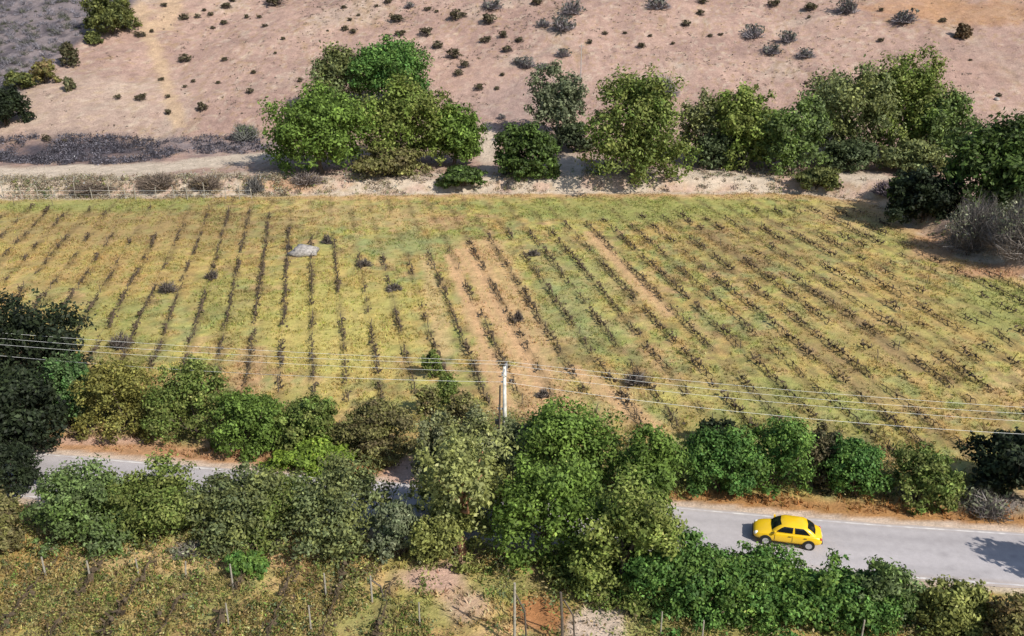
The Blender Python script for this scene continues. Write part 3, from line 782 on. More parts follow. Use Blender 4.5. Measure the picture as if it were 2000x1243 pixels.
def acc_hedge(x, y, px, py):
    rs = road_s(x, y)
    far = sstep(2.4, 3.6, rs) * sstep(8.2, 6.0, rs) * (px > 60) * (px < 1920) * np.where((px > 735) & (px < 835), 0.0, 1)
    far = far * np.where((py < near_y0(px) - 4) & ((px < 780) | (px > 1020)), 0.04, 1)
    q = -rs - ROAD_W
    near = sstep(0.9, 2.0, q) * sstep(6.6, 4.6, q) * (px > 20) * np.where((px > 735) & (px < 810), 0.15, 1)
    mid = (px > 815) * (px < 1340) * (((rs > 0.7) & (rs < 10) & (py > 720 + 0.45 * np.abs(px - 930))) | ((q > 0.6) & (q < 7) & (py < 1180)))
    return np.clip(far + near + 0.8 * mid, 0, 1) * sstep(.3, .5, fbm(x * .35 + 70, y * .35, 2))
near_y0 = lambda x: np.interp(x, [0, 150, 420, 650, 800, 1000, 1300, 1500, 1750, 1900, 2000, 2100], [700, 705, 735, 800, 815, 800, 832, 850, 885, 905, 900, 900])
clumps('undergrowth', 30000, (-60, 60, 34, 75), acc_hedge, (.25, .8), (.35, 1.5), .09, 20,
       [G['olive'], G['mid'], G['greygreen'], G['yellowgreen'], G['olive'] * 1.3, G['brown'], (.30, .25, .12)], 41, M['leaf'], 'mixed green weeds and undergrowth filling the roadside hedges', 'undergrowth')
def acc_near(x, y, px, py):
    q = -road_s(x, y) - ROAD_W
    a = sstep(5.0, 7.0, q) * np.where((px > 840) & (px < 1240), 0.12, 1.0)
    return a * sstep(.22, .46, fbm(x * .45 + 170, y * .45, 3))
clumps('weeds', 20000, (-40, 40, 32, 48), acc_near, (.15, .55), (.15, .8), .075, 16,
       [G['olive'], G['olive'] * 1.4, (.30, .24, .10), (.36, .27, .11), (.20, .13, .06), G['greygreen'], G['mid'], (.26, .22, .08), (.32, .22, .09), (.16, .12, .06)], 44, M['leaf'], 'tall ochre and green weeds choking the near vineyard', 'weeds')
def acc_bank(x, y, px, py):
    s_ = bank_s(x, y)
    a = sstep(0.0, 1.0, s_) * sstep(9, 5, s_) * (px > 500) * (px < 1930) * 0.8
    for g0, g1 in ((936, 966), (1085, 1140), (1310, 1360)): a = a * np.where((px > g0) & (px < g1), 0.08, 1)
    a = a + 0.9 * sstep(-0.6, .6, s_) * sstep(5.5, 3, s_) * (px <= 560)
    return a * sstep(.40, .6, fbm(x * .3 + 30, y * .3, 3))
clumps('dry_brush', 16000, (-80, 80, 92, 146), acc_bank, (.3, .9), (.3, 1.1), .13, 22,
       [(.20, .15, .11), (.28, .22, .16), (.14, .11, .09), G['olive'], (.34, .27, .19), (.46, .38, .26), (.40, .33, .21), G['greygreen']], 42, M['leaf'], 'dry brownish brush and weeds along the bank under the trees', 'brush')
def acc_straw(x, y, px, py):
    s_ = bank_s(x, y)
    return sstep(-0.8, 0.4, s_) * sstep(7.5, 4.5, s_) * (px < 560) * sstep(.32, .52, fbm(x * .4 + 130, y * .4, 3))
clumps('straw_grass', 9000, (-85, -25, 124, 142), acc_straw, (.2, .6), (.25, .8), .10, 14,
       [(.44, .37, .25), (.38, .31, .20), (.48, .41, .30), (.30, .24, .16), (.24, .19, .14)], 46, M['grass'], 'rough straw coloured dry grass on the bank between track and fence', 'dry grass')
def acc_shade(x, y, px, py):  # scrub coloured to darken the bands where shade lies
    a = np.hypot((px - 140) / 210, (py - 294) / 30) < 1; b = np.hypot((px - 430) / 120, (py - 284) / 18) < 1
    return (a * 1.0 + b * .5) * sstep(.3, .5, fbm(x * .3 + 11, y * .3, 2))
clumps('shade_scrub', 14000, (-95, -20, 138, 175), acc_shade, (.3, .9), (.3, .9), .12, 20,
       [(.06, .057, .068), (.09, .085, .10), (.15, .14, .16), (.045, .04, .05)], 43, M['twig'], 'low scrub added in dark grey for the shade at the foot of the hill above the pale track', 'scrub')

# ------------------------------------------------------------------ hillside shrubs
variants = []
for i in range(6):
    rng = np.random.default_rng(200 + i)
    Cc, R = crown_lobes(1.0, 1.0, 0.62, 0.5, 6, rng)
    a = foliage_mesh('foliage', Cc, R, 330, 0.13, (0.085, 0.075, 0.040), (0.12, 0.10, 0.062), rng)
    b = twig_mesh('branches', 1.0, 1.0, 1.0, 90, (0.07, 0.055, 0.05), (0.16, 0.13, 0.12), rng, 0.03)
    a.materials.append(M['leaf']); b.materials.append(M['twig'])
    ag = foliage_mesh('foliage', Cc, R, 120, 0.12, (0.11, 0.11, 0.095), (0.15, 0.15, 0.12), rng)
    bg2 = twig_mesh('branches', 1.0, 1.0, 1.1, 260, (0.15, 0.14, 0.15), (0.28, 0.25, 0.26), rng, 0.028)
    ag.materials.append(M['leaf']); bg2.materials.append(M['twig'])
    variants.append((a, b, ag, bg2))
HS = [(275, 68, 24), (297, 61, 14), (320, 10, 20), (360, 34, 26), (387, 33, 14), (398, 20, 12), (412, 28, 16), (443, 12, 26), (440, 44, 20), (416, 54, 14), (482, 33, 16), (508, 33, 14), (518, 50, 16),
      (553, 76, 12), (537, 104, 10), (362, 115, 34), (438, 116, 18), (494, 142, 14), (315, 155, 14), (378, 159, 12), (428, 161, 14), (489, 179, 20), (586, 157, 16), (231, 191, 18), (275, 191, 26), (328, 189, 14),
      (330, 219, 20), (395, 210, 32), (362, 169, 12), (94, 271, 26), (127, 276, 12), (672, 14, 14), (684, 38, 14), (674, 57, 18), (690, 62, 20), (778, 36, 34), (757, 70, 14), (782, 66, 28), (830, 65, 32), (855, 90, 28),
      (885, 108, 34), (910, 127, 24), (895, 143, 24), (835, 18, 20), (852, 22, 14), (890, 32, 34), (905, 30, 20), (953, 40, 34), (948, 78, 28), (982, 70, 26), (992, 97, 26), (1014, 78, 24), (935, 172, 26), (980, 146, 14), (970, 173, 14),
      (862, 184, 16), (880, 196, 14), (1152, 83, 16), (1181, 65, 14), (1222, 64, 12), (1253, 90, 20), (1270, 70, 12), (1313, 85, 12), (1340, 47, 24), (1368, 27, 20), (1388, 70, 14), (1407, 67, 14), (1510, 8, 32), (1580, 14, 36),
      (1580, 34, 10), (1720, 20, 14), (1718, 80, 16), (1840, 40, 20), (1895, 117, 10), (1575, 162, 12), (1950, 186, 16), (1370, 3, 26), (540, 2, 50), (758, 3, 22), (455, 0, 20), (1048, 4, 30), (640, 60, 8), (610, 120, 8), (520, 190, 8), (700, 30, 10), (735, 12, 12), (815, 100, 10)]
HG = [(980, 228, 22, 1), (1030, 125, 44, 1), (1098, 104, 38, 1), (1118, 18, 52, 1), (1100, 50, 60, 1), (1062, 46, 34, 1), (1285, 8, 52, 1), (1470, 66, 52, 1), (1538, 75, 44, 1), (1505, 97, 48, 1), (1574, 105, 42, 1), (1655, 16, 60, 1), (1767, 34, 60, 1), (1010, 120, 30, 1), (1060, 130, 30, 1), (960, 10, 46, 1), (800, 10, 30, 1)]
rng = np.random.default_rng(5)
for k, it in enumerate(HS + HG):
    px, py, w = it[:3]; grey = len(it) > 3
    p = ground_pt(px, py + w * 0.18)
    sc = F / (p[1] * CT - (p[2] - CAMZ) * ST)
    r = 0.52 * w / sc
    va = variants[k % 6]
    e = empty('hill_shrub', (p[0], p[1], p[2] - 0.05), rng.uniform(0, 6.28)); e.scale = (r, r * rng.uniform(0.8, 1.1), r * rng.uniform(0.75, 1.1))
    link('foliage', va[2 if grey else 0], None, e); link('branches', va[3 if grey else 1], None, e)
    if grey: tag(e, 'greyish twiggy shrub, one of the larger ones on the bare pink hillside', 'shrub', 'grey shrubs on the hillside')
    else: tag(e, 'small dark brownish shrub dotted over the bare pink hillside', 'shrub', 'dark shrubs on the hillside')
e = plant(B, (1866, 1900, 46, 78), 'rust', 'brown', 'rounded rust brown bush below the orange soil high on the hill', B, seed=130)
for i, (b, c1, c2, lb) in enumerate([((170, 262, -10, 72), 'dark', 'olive', 'large dark olive bush at the top of the gully between grey scrub and bare hill'),
        ((60, 112, 118, 165), 'olive', 'rust', 'olive brown bush with golden tips beside the gully'), ((8, 66, 142, 178), 'olive', 'dark', 'low olive bush in the gully above the black bush'),
        ((-40, 52, 168, 252), 'black', 'dark', 'blackish bush in the gully at the foot of the grey scrub slope'), ((118, 152, 85, 132), 'dark', 'brown', 'small dark bush halfway up the gully edge'),
        ((124, 146, 150, 180), 'greygreen', 'brown', 'small grey bush on the bare hill just outside the gully'), ((165, 200, 62, 88), 'dark', 'olive', 'small dark bush just below the large olive bush of the gully')]):
    plant(B, b, c1, c2, lb, B, seed=140 + i, leaf=0.24)

def acc_tuft(x, y, px, py):
    a = (bank_s(x, y) > 10) * (px > edge_x(py)) * sstep(.42, .66, fbm(x * .12 + 40, y * .12, 3))
    return np.clip(a * (0.35 + 0.65 * (np.abs(px - 850) < 260)), 0, 1)
def edge_x(py): return np.interp(py, [-200, 0, 40, 100, 160, 240], [300, 262, 215, 122, 52, -40])
clumps('hill_scrub', 15000, (-125, 125, 150, 235), acc_tuft, (.15, .65), (.10, .45), .10, 12,
       [(.10, .08, .055), (.15, .12, .09), (.20, .16, .13), (.13, .12, .10)], 45, M['leaf'], 'tiny dry scrub tufts scattered over the bare hillside', 'scrub')
# grey thicket covering the slope beyond the gully
rng = np.random.default_rng(77)
VV, FF, CCc = [], [], []; off = 0
def edge_x(py): return np.interp(py, [-200, 0, 40, 100, 160, 240], [300, 262, 215, 122, 52, -40])
cnt = 0
while cnt < 900:
    px, py = rng.uniform(-160, 270), rng.uniform(-70, 235)
    if px > edge_x(py) - 8: continue
    p = ground_pt(px, py)
    me_n = 30
    r = rng.uniform(0.5, 1.5)
    base = np.tile(p, (me_n, 1)) + np.stack([rng.normal(0, r * .3, me_n), rng.normal(0, r * .3, me_n), np.zeros(me_n)], -1)
    tip = p + np.stack([rng.normal(0, r * .6, me_n), rng.normal(0, r * .6, me_n), rng.uniform(0.3, 1.0, me_n) * r * 1.1], -1)
    side = unit(np.cross(tip - base, rng.normal(size=(me_n, 3)))) * 0.05
    VV.append(np.stack([base - side, base + side, tip], 1).reshape(-1, 3)); FF.append(np.arange(me_n * 3).reshape(-1, 3) + off); off += me_n * 3
    t = rng.random((me_n, 1)); cc = np.array([0.09, 0.085, 0.10]) * (1 - t) + np.array([0.30, 0.28, 0.31]) * t
    if rng.random() < 0.3: cc = cc * np.array([0.5, 0.55, 0.35])
    CCc.append(np.repeat(cc, 3, 0)); cnt += 1
o = link('dry_scrub', mesh_np('dry_scrub', np.vstack(VV), np.vstack(FF), np.vstack(CCc)), M['twig'])
tag(o, 'grey leafless scrub covering the slope beyond the gully', 'scrub', kind='stuff')

# ------------------------------------------------------------------ vines
def vine_mesh(rng, length=1.0, leafy=8):
    m = MB(); h = 0.32
    m.tube([(0, 0, -0.05), (rng.normal(0, .05), rng.normal(0, .05), h * .5), (rng.normal(0, .03), 0, h)], [.06, .045, .04], 5)
    for s in (-1, 1):
        L = length * rng.uniform(0.75, 1.05)
        m.tube([(0, 0, h), (rng.normal(0, .07), s * L * .5, h + rng.normal(.06, .05)), (rng.normal(0, .1), s * L, h + rng.normal(0, .07))], [.04, .034, .02], 4)
        for k in range(4):
            b = np.array([0, s * L * rng.random(), h]); t = b + np.array([rng.normal(0, .2), rng.normal(0, .16), rng.uniform(-.22, .34)])
            m.tube([b, t], [.016, .008], 3, False)
    for k in range(leafy):
        c = np.array([rng.normal(0, .14), rng.uniform(-length, length), h + rng.uniform(-.25, .35)])
        d1 = rng.normal(0, .09, 3); d2 = rng.normal(0, .09, 3)
        m.add([c - d1, c - d2, c + d1, c + d2], [(0, 1, 2, 3)])
    return m.mesh('grapevine')
vines = [vine_mesh(np.random.default_rng(300 + i), leafy=(4, 10, 16)[i % 3]) for i in range(7)]
for v in vines: v.materials.append(M['vine'])
near_y = lambda x: np.interp(x, [0, 150, 420, 650, 800, 1000, 1300, 1500, 1750, 1900, 2000, 2100], [700, 705, 735, 800, 815, 800, 832, 850, 885, 905, 900, 900])
far_y = lambda x: np.interp(x, [0, 500, 640, 780, 900, 1050, 1200, 1500, 1700], [398, 412, 470, 505, 470, 440, 425, 405, 400])
spots = []; posts = []; rowends = []
rng = np.random.default_rng(9)
for k in range(-60, 60):
    u = ROW_U0 + k * ROW_SP
    vv = np.arange(45, 135, 1.5) + rng.uniform(0, 1.5)
    row = []
    for j, v in enumerate(vv):
        q = ROW_N * u + ROW_D * v + ROW_N * rng.normal(0, 0.06)
        px, py, dep = project(q[0], q[1], 0.3)
        if px < -60 or px > 2060: continue
        if py > near_y(px) or py < far_y(px) or float(bank_s(q[0], q[1])) > -2.2: continue
        row.append((q[0], q[1], j, px, py))
    if len(row) < 4: continue
    rowends.append((row[0][:2], row[-1][:2]))
    for j, (x, y, jj, px, py) in enumerate(row):
        if j % 11 == 0: posts.append((x + ROW_D[0] * .8, y + ROW_D[1] * .8))
        gap = fbm(np.array([x * 0.09 + 3]), np.array([y * 0.07]), 3)[0]
        miss = 0.16 + 0.6 * float(sstep(0.52, 0.66, gap))
        if px < 440 and py < 570: miss += 0.5
        if rng.random() < miss: continue
        spots.append((x, y, float(height(x, y))))
nspots = []; nposts = []
for k in range(-14, 10):
    u = NROW_U0 + k * NROW_SP
    vv = np.arange(30, 50, 1.7) + rng.uniform(0, 1)
    for j, v in enumerate(vv):
        q = NROW_N * u + NROW_D * v
        px, py, dep = project(q[0], q[1], 0.3)
        if px < -40 or px > 800 or py < 1098 or py > 1300: continue
        if rng.random() < 0.22: continue
        nspots.append((q[0], q[1], float(height(q[0], q[1]))))
spots.sort(key=lambda s: s[1])
NV = 300 - len(nspots)
def add_vine(s, ang, label, group, sc=1.0):
    o = link('grapevine', vines[rng.integers(len(vines))], None, None, (s[0], s[1], s[2] - 0.02))
    o.rotation_euler = (rng.normal(0, .05), rng.normal(0, .05), -ang + (math.pi if rng.random() < .5 else 0) + rng.normal(0, .05))
    f = rng.uniform(0.8, 1.2) * sc; o.scale = (f, rng.uniform(0.85, 1.05), f)
    tag(o, label, 'grapevine', group)
for s in spots[:NV]:
    add_vine(s, ROW_A, 'bare dark grapevine in the long rows of the sloping field beyond the road', 'vines in the field beyond the road')
for s in nspots:
    add_vine(s, NROW_A, 'gnarled grapevine in the old vineyard on the near side of the road', 'vines in the near vineyard', 1.25)
VV, FF = [], []; off = 0
for s in spots[NV:]:
    me = vines[rng.integers(len(vines))]
    co = np.empty(len(me.vertices) * 3, np.float32); me.vertices.foreach_get('co', co); co = co.reshape(-1, 3)
    a = -ROW_A + (math.pi if rng.random() < .5 else 0) + rng.normal(0, .05); f = rng.uniform(0.8, 1.2)
    c_, s_ = math.cos(a), math.sin(a)
    X = co[:, 0] * f; Y = co[:, 1] * rng.uniform(0.85, 1.05)
    VV.append(np.stack([X * c_ - Y * s_ + s[0], X * s_ + Y * c_ + s[1], co[:, 2] * f + s[2] - 0.02], -1))
    for p in me.polygons:
        t = list(p.vertices)
        for q in range(1, len(t) - 1): FF.append((t[0] + off, t[q] + off, t[q + 1] + off))
    off += len(co)
o = link('grapevines', mesh_np('grapevines', np.vstack(VV), np.array(FF)), M['vine'])
tag(o, 'rest of the bare grapevines in rows running back to the tree line', 'grapevines', kind='stuff')

def post_mesh(h, r, rng):
    m = MB(); m.tube([(0, 0, -0.25), (rng.normal(0, .02), rng.normal(0, .02), h * .5), (rng.normal(0, .04), rng.normal(0, .04), h)], [r, r * .95, r * .85], 6)
    return m.mesh('post')
pm = [post_mesh(0.85, 0.035, np.random.default_rng(i)) for i in range(4)]
for m_ in pm: m_.materials.append(M['post_dark'])
for (x, y) in posts:
    o = link('trellis_post', pm[rng.integers(4)], None, None, (x, y, float(height(x, y))))
    o.rotation_euler = (rng.normal(0, .05), rng.normal(0, .05), rng.uniform(0, 6))
    tag(o, 'short dark trellis post standing in a vine row beyond the road', 'post', 'trellis posts in the field beyond the road')
for (a, b) in rowends:
    m = MB(); n = 14
    pts = [(a[0] + (b[0] - a[0]) * t, a[1] + (b[1] - a[1]) * t, float(height(a[0] + (b[0] - a[0]) * t, a[1] + (b[1] - a[1]) * t)) + 0.5) for t in np.linspace(0, 1, n)]
    m.tube(pts, 0.008, 3, False)
    tag(m.build('trellis_wire', M['post_dark']), 'thin trellis wire strung along a vine row beyond the road', 'wire', 'trellis wires')

# old posts of the near vineyard: base pixel, top pixel
NP = [((90, 1128), 1088, 1, 0), ((178, 1138), 1096, 1, 0), ((271, 1125), 1092, 0.8, 0), ((363, 1130), 1098, 0.9, .12), ((456, 1152), 1104, 0.9, 0), ((637, 1166), 1122, 0.9, 0), ((727, 1176), 1128, 1, 0), ((447, 1222), 1180, 0.8, 0),
      ((608, 1235), 1186, 0.9, 0), ((1005, 1262), 1150, 1.3, 0), ((1099, 1262), 1166, 1.4, -.05), ((1290, 1240), 1198, 0.8, 0), ((1680, 1260), 1213, 0.9, 0), ((820, 1222), 1180, 0.8, 0), ((1370, 1262), 1215, .8, 0)]
desc = ['pale weathered post beside the ochre grass', 'pale leaning post with brush tangled round it', 'thin pale post in front of the grey brush', 'crooked grey post in dry grass', 'slim pale post by the small bright green shrub', 'pale post in orange dry grass', 'grey post with dark brace top at the row end',
        'whitish stake low among the ochre weeds', 'grey post in dark green weeds', 'tall pale gate post beside the red soil', 'tall dark gate post between red soil and sandy track', 'thin white stake at the foot of the rich green bush', 'thin white stake in the yellow green weeds', 'pale stake by the pink clearing path', 'thin stake in weeds beside the sandy track']
for (bp, ty, w, lean), ds in zip(NP, desc):
    p = ground_pt(*bp)
    sc = F / (p[1] * CT - (p[2] - CAMZ) * ST)
    phi = math.atan2(CAMZ - p[2], math.hypot(p[0], p[1]))
    h = (bp[1] - ty) / sc / math.cos(phi)
    m = MB(); r = 0.058 * w
    m.tube([(0, 0, -0.3), (lean * h * .4, 0, h * .5), (lean * h, 0, h)], [r, r * .95, r * .8], 7)
    root = empty('vineyard_post', p)
    tag(root, ds, 'post', 'old posts of the near vineyard')
    m.build('shaft', M['post_dark'] if 'dark gate' in ds else M['post'], root)
    if 'brace' in ds or 'gate' in ds:
        m = MB(); m.tube([(0, 0, h * .86), (0.5, 0.1, h * .55), (0.62, 0.12, 0.0)], [.05, .05, .05], 5)
        m.build('brace', M['post_dark'], root)

# fence along the field's far edge
fx = [8, 42, 75, 108, 148, 180, 215, 245, 265, 305, 340, 366, 400, 441, 468, 491]
for i, x in enumerate(fx):
    p = ground_pt(x, 388 + (i % 3))
    m = MB(); h = (2.3, 1.7, 2.0, 1.6)[i % 4]; m.tube([(0, 0, -0.2), (0.03, 0, h * .5), ((i % 5 - 2) * .04, 0, h)], [.07, .065, .055], 6)
    o = m.build('fence_post', M['post'], None, False, p)
    tag(o, 'pale fence post along the far edge of the field below the track', 'post', 'fence posts below the track')
m = MB()
for hh in (0.6, 1.2):
    m.tube([tuple(ground_pt(x, 389) + np.array([0, 0, hh])) for x in fx], 0.012, 3, False)
tag(m.build('fence_wire', M['wire']), 'two strand wire fence along the far edge of the field', 'wire')

# boulders, brush piles in the field
def rock(name, px, py, w, hfrac, label, seed, mat='rock'):
    rng = np.random.default_rng(seed); p = ground_pt(px, py)
    sc = F / (p[1] * CT - (p[2] - CAMZ) * ST); r = w / 2 / sc
    nu, nv = 14, 8; V = []; 
    for j in range(nv + 1):
        for i in range(nu):
            a = 2 * math.pi * i / nu; b = math.pi * j / nv
            d = np.array([math.cos(a) * math.sin(b), math.sin(a) * math.sin(b), math.cos(b)])
            f = 0.62 + 0.8 * fbm(np.array([d[0] * 2.2 + seed]), np.array([d[1] * 2.2 + d[2] * 1.9]), 3)[0]
            V.append(d * f * np.array([r, r * .8, r * hfrac]) + [0, 0, r * hfrac * .45])
    Fq = [(j * nu + i, (j + 1) * nu + i, (j + 1) * nu + (i + 1) % nu, j * nu + (i + 1) % nu) for j in range(nv) for i in range(nu)]
    o = link(name, mesh_np(name, V, np.array(Fq)), M[mat], None, p)
    tag(o, label, 'rock')
rock('boulder', 595, 496, 56, 0.42, 'pale grey boulder lying in the field before the tree line', 3)
rock('rock', 1003, 1080, 24, 0.6, 'small whitish rock between the reddish trunk and the thicket', 5)
rock('rock', 1000, 745, 10, 0.6, 'little grey stone at the foot of the pole in the vine rows', 6)
rock('rock', 1946, 196, 10, 0.8, 'small white stone on the bare hillside', 8)
DK1, DK2 = (0.055, 0.045, 0.038), (0.19, 0.16, 0.14)
for i, (b, lb) in enumerate([((1206, 1272, 714, 764), 'dark heap of cut branches lying in the vine rows under the wires'), ((692, 730, 500, 526), 'dark dry bush in the green strip of the field'),
                             ((748, 790, 546, 574), 'dark dry bush at the head of a vine row'), ((396, 432, 520, 552), 'leaning dry bush among the ochre vines'), ((624, 652, 452, 482), 'dry grey bush beside the pale boulder'),
                             ((556, 572, 474, 492), 'small dark tuft against the pale boulder'), ((1044, 1076, 754, 782), 'small grey heap of brush on the tan alley'), ((205, 262, 640, 690), 'grey twiggy pile among the vines beyond the yellowish bush'),
                             ((300, 350, 540, 580), 'grey twiggy vine heap in the ochre grass'), ((1000, 1024, 600, 636), 'dark upright dry bush in the tan alley'), ((1025, 1060, 480, 505), 'grey dry bush at the edge of the blue green strip')]):
    twig_plant('brush_heap', b, DK1, DK2, lb, 'brush', 260, 0.035, None, 0, 'grey', 160 + i)

# ------------------------------------------------------------------ grass
def grass(name, n, accept, hgt, wid, colfn, seed, box, blades=3):
    rng = np.random.default_rng(seed)
    x = rng.uniform(box[0], box[1], n); y = rng.uniform(box[2], box[3], n)
    z = height(x, y); px, py, dep = project(x, y, z)
    ok = (px > -40) & (px < 2040) & (py > -20) & (py < 1290)
    x, y, z, px, py = x[ok], y[ok], z[ok], px[ok], py[ok]
    a = accept(x, y, px, py)
    ok = rng.random(len(x)) < a
    x, y, z, px, py = x[ok], y[ok], z[ok], px[ok], py[ok]
    col = colfn(x, y, z, px, py, rng)
    P = np.repeat(np.stack([x, y, z - 0.01], -1), blades, 0); col = np.repeat(col, blades, 0)
    m = len(P)
    P[:, :2] += rng.normal(0, 0.07, (m, 2))
    an = rng.uniform(0, np.pi, m); w = wid * rng.uniform(0.6, 1.4, m)
    side = np.stack([np.cos(an) * w, np.sin(an) * w, np.zeros(m)], -1)
    h = np.repeat(hgt(x, y, px, py), blades) * rng.uniform(0.5, 1.3, m)
    tip = P + np.stack([rng.normal(0, .45, m) * h, rng.normal(0, .45, m) * h, h], -1)
    V = np.stack([P - side, P + side, tip], 1).reshape(-1, 3)
    col = col * rng.lognormal(0, 0.22, (m, 1))
    me = mesh_np(name, V, np.arange(3 * m).reshape(-1, 3), np.repeat(np.clip(col, .01, .6), 3, 0))
    return link(name, me, M['grass'])

def acc_field(x, y, px, py):
    s = bank_s(x, y); rs = road_s(x, y)
    a = np.where((rs < 0.9) & (rs > -ROAD_W - 0.9), 0, 1.0) * (s < 0.5)
    n = fbm(x * 0.5, y * 0.5 + 200, 3)
    for p0, p1, w in (((905, 490), (1065, 780), 0.9), ((880, 500), (985, 790), 0.7), ((1150, 455), (1300, 610), 0.9), ((1120, 720), (1270, 830), 0.9), ((952, 945), (938, 1075), .5), ((938, 1075), (850, 1130), .6)):
        A, B2 = at_z(*p0)[:2], at_z(*p1)[:2]
        a = a * np.where(seg_dist(x, y, [tuple(A), tuple(B2)]) < w, 0.15, 1)
    for cx, cy, rx, ry in ((1060, 1200, 55, 40), (1165, 1230, 60, 45), (850, 1130, 60, 25), (790, 925, 45, 35)):
        a = a * np.where(np.hypot((px - cx) / rx, (py - cy) / ry) < 1, 0.1, 1)
    return a * sstep(0.28, 0.62, n)

def col_field(x, y, z, px, py, rng):
    c = ground_colour(x, y, z)
    g = rng.random((len(x), 1))
    c = c * (0.82 + 0.45 * g)
    c = np.where(rng.random((len(x), 1)) < 0.22, c * np.array([0.72, 0.92, 0.62]), c)
    c = np.where(rng.random((len(x), 1)) < 0.12, c * np.array([0.66, 0.56, 0.52]), c)
    rs = road_s(x, y)
    o = ((rs > 0.7) & (rs < 3.0) & (px > 1300) & (rng.random(len(x)) < 0.6))
    c[o] = np.array([0.36, 0.17, 0.055]) * rng.uniform(0.7, 1.3, (o.sum(), 1))
    return c
g = grass('grass', 165000, acc_field, lambda x, y, px, py: 0.14 + 0.12 * (py > 830) + 0.14 * fbm(x * .3, y * .3, 2), 0.045, col_field, 21, (-75, 75, 34, 130))
tag(g, 'short yellow green grass and weeds covering the vineyard ground', 'grass', kind='stuff')

def acc_hill(x, y, px, py):
    s = bank_s(x, y)
    return (s > 0.5) * sstep(0.4, 0.62, fbm(x * 0.35 + 9, y * 0.35, 3)) * 0.9
g = grass('dry_grass', 60000, acc_hill, lambda x, y, px, py: 0.12 + 0.35 * (bank_s(x, y) < 6) * fbm(x * .5, y * .5, 2) + 0 * px, 0.05,
          lambda x, y, z, px, py, rng: ground_colour(x, y, z) * rng.uniform(0.5, 1.05, (len(x), 1)), 22, (-130, 130, 92, 235), 2)
tag(g, 'sparse dry grass tufts on the bank and the bare hillside', 'grass', kind='stuff')

# ------------------------------------------------------------------ utility poles and wires
PB = ground_pt(986, 900)
_d = ray(989, 716); PT = PB[1] / _d[1]
POLE_H = CAMZ + _d[2] * PT - PB[2]
wdir = unit(np.array([1.0, float(road_ang(PB[0])), 0]))
perp = np.array([-wdir[1], wdir[0], 0])
WZ = [(0.85, 0.10), (-0.85, 0.10), (0.0, 0.28), (0.0, -1.0)]           # sideways offset, height above the pole top minus 0.15

def make_pole(base, label, main=True):
    e = empty('utility_pole', base, math.atan2(wdir[1], wdir[0]))
    tag(e, label, 'utility pole', 'utility poles along the road')
    m = MB(); m.tube([(0, 0, -0.5), (0, 0, POLE_H * .5), (0, 0, POLE_H)], [.17, .14, .105], 8); m.build('shaft', M['concrete'], e, True)
    m = MB(); m.box((0, 0, POLE_H - 0.18), (0.10, 2.0, 0.11)); m.build('crossarm', M['steel'], e)
    m = MB(); m.tube([(0.06, 0.75, POLE_H - .22), (0.13, 0, POLE_H - .75)], .022, 4); m.tube([(0.06, -0.75, POLE_H - .22), (0.13, 0, POLE_H - .75)], .022, 4); m.build('brace', M['steel'], e)
    for oy, oz in WZ[:3]:
        m = MB(); z0 = POLE_H - 0.13 if oy else POLE_H
        z1 = POLE_H - 0.15 + oz + 0.02
        m.tube([(0, oy, z0), (0, oy, (z0 + z1) / 2), (0, oy, z1)], [.03, .075, .05], 8); m.build('insulator', M['ceramic'], e)
    m = MB(); m.box((-0.16, 0, POLE_H - 1.15), (0.16, 0.08, 0.10)); m.build('cable_bracket', M['steel'], e)
    if main:
        m = MB(); m.tube([(-0.42, -0.1, -0.3), (-0.36, -0.05, POLE_H * .4), (-0.30, 0, POLE_H * .80)], [.085, .075, .065], 6); m.build('stub_post', M['post_dark'], e)
        m = MB(); m.box((-0.26, 0, POLE_H * .56), (0.42, 0.08, 0.10)); m.build('clamp', M['concrete'], e)
        m = MB(); m.box((-0.52, -0.05, POLE_H * .42), (0.24, 0.22, 0.30)); m.build('meter_box', M['trim'], e)
    return e
make_pole(PB, 'white concrete utility pole with steel crossarm at the field edge beside the thicket')
ztop = PB[2] + POLE_H
LP = at_z(-420, 622, ztop); RP = at_z(2420, 830, ztop)
LP[2] = float(height(LP[0], LP[1])); RP[2] = float(height(RP[0], RP[1]))
make_pole(LP, 'utility pole carrying the wires on beyond the nearly black tree', False)
make_pole(RP, 'utility pole carrying the wires on past the blackish roadside tree', False)
wl = ['single pale power wire fixed to the road side end of the crossarm', 'single pale power wire fixed to the field side end of the crossarm', 'single pale power wire fixed to the very top of the pole', 'thicker low telephone cable strapped below the crossarm']
for i, (oy, oz) in enumerate(WZ):
    pts = []
    A = [LP + [0, 0, POLE_H], PB + [0, 0, POLE_H], RP + [0, 0, POLE_H]]
    zoff = oz - 0.15 + (0.02 if i < 3 else 0)
    for a, b in ((A[0], A[1]), (A[1], A[2])):
        for t in np.linspace(0, 1, 25)[(1 if len(pts) else 0):]:
            q = a + (b - a) * t - perp * 0
            q = q + perp * oy + [0, 0, zoff - 4 * (0.45 + 0.12 * i) * t * (1 - t)]
            if i == 3: q = q - wdir * 0.0 + perp * 0.0
            pts.append(q)
    m = MB(); m.tube(pts, 0.009 if i < 3 else 0.011, 4, False)
    tag(m.build('power_line' if i < 3 else 'telephone_cable', M['wire']), wl[i], 'cable', 'wires on the utility poles')
# thin pale pole on the hill behind the slender tree
p = ground_pt(1133, 195)
m = MB(); m.tube([(0, 0, -.3), (0, 0, 4.5), (0, 0, 9.5)], [.08, .07, .05], 6)
e = empty('hill_pole', p); tag(e, 'thin pale pole rising from the hillside behind the slender grey green tree', 'pole'); m.build('shaft', M['steel'], e)
m = MB(); m.box((0, 0, 9.2), (0.9, 0.08, 0.08)); m.build('crossarm', M['steel'], e)

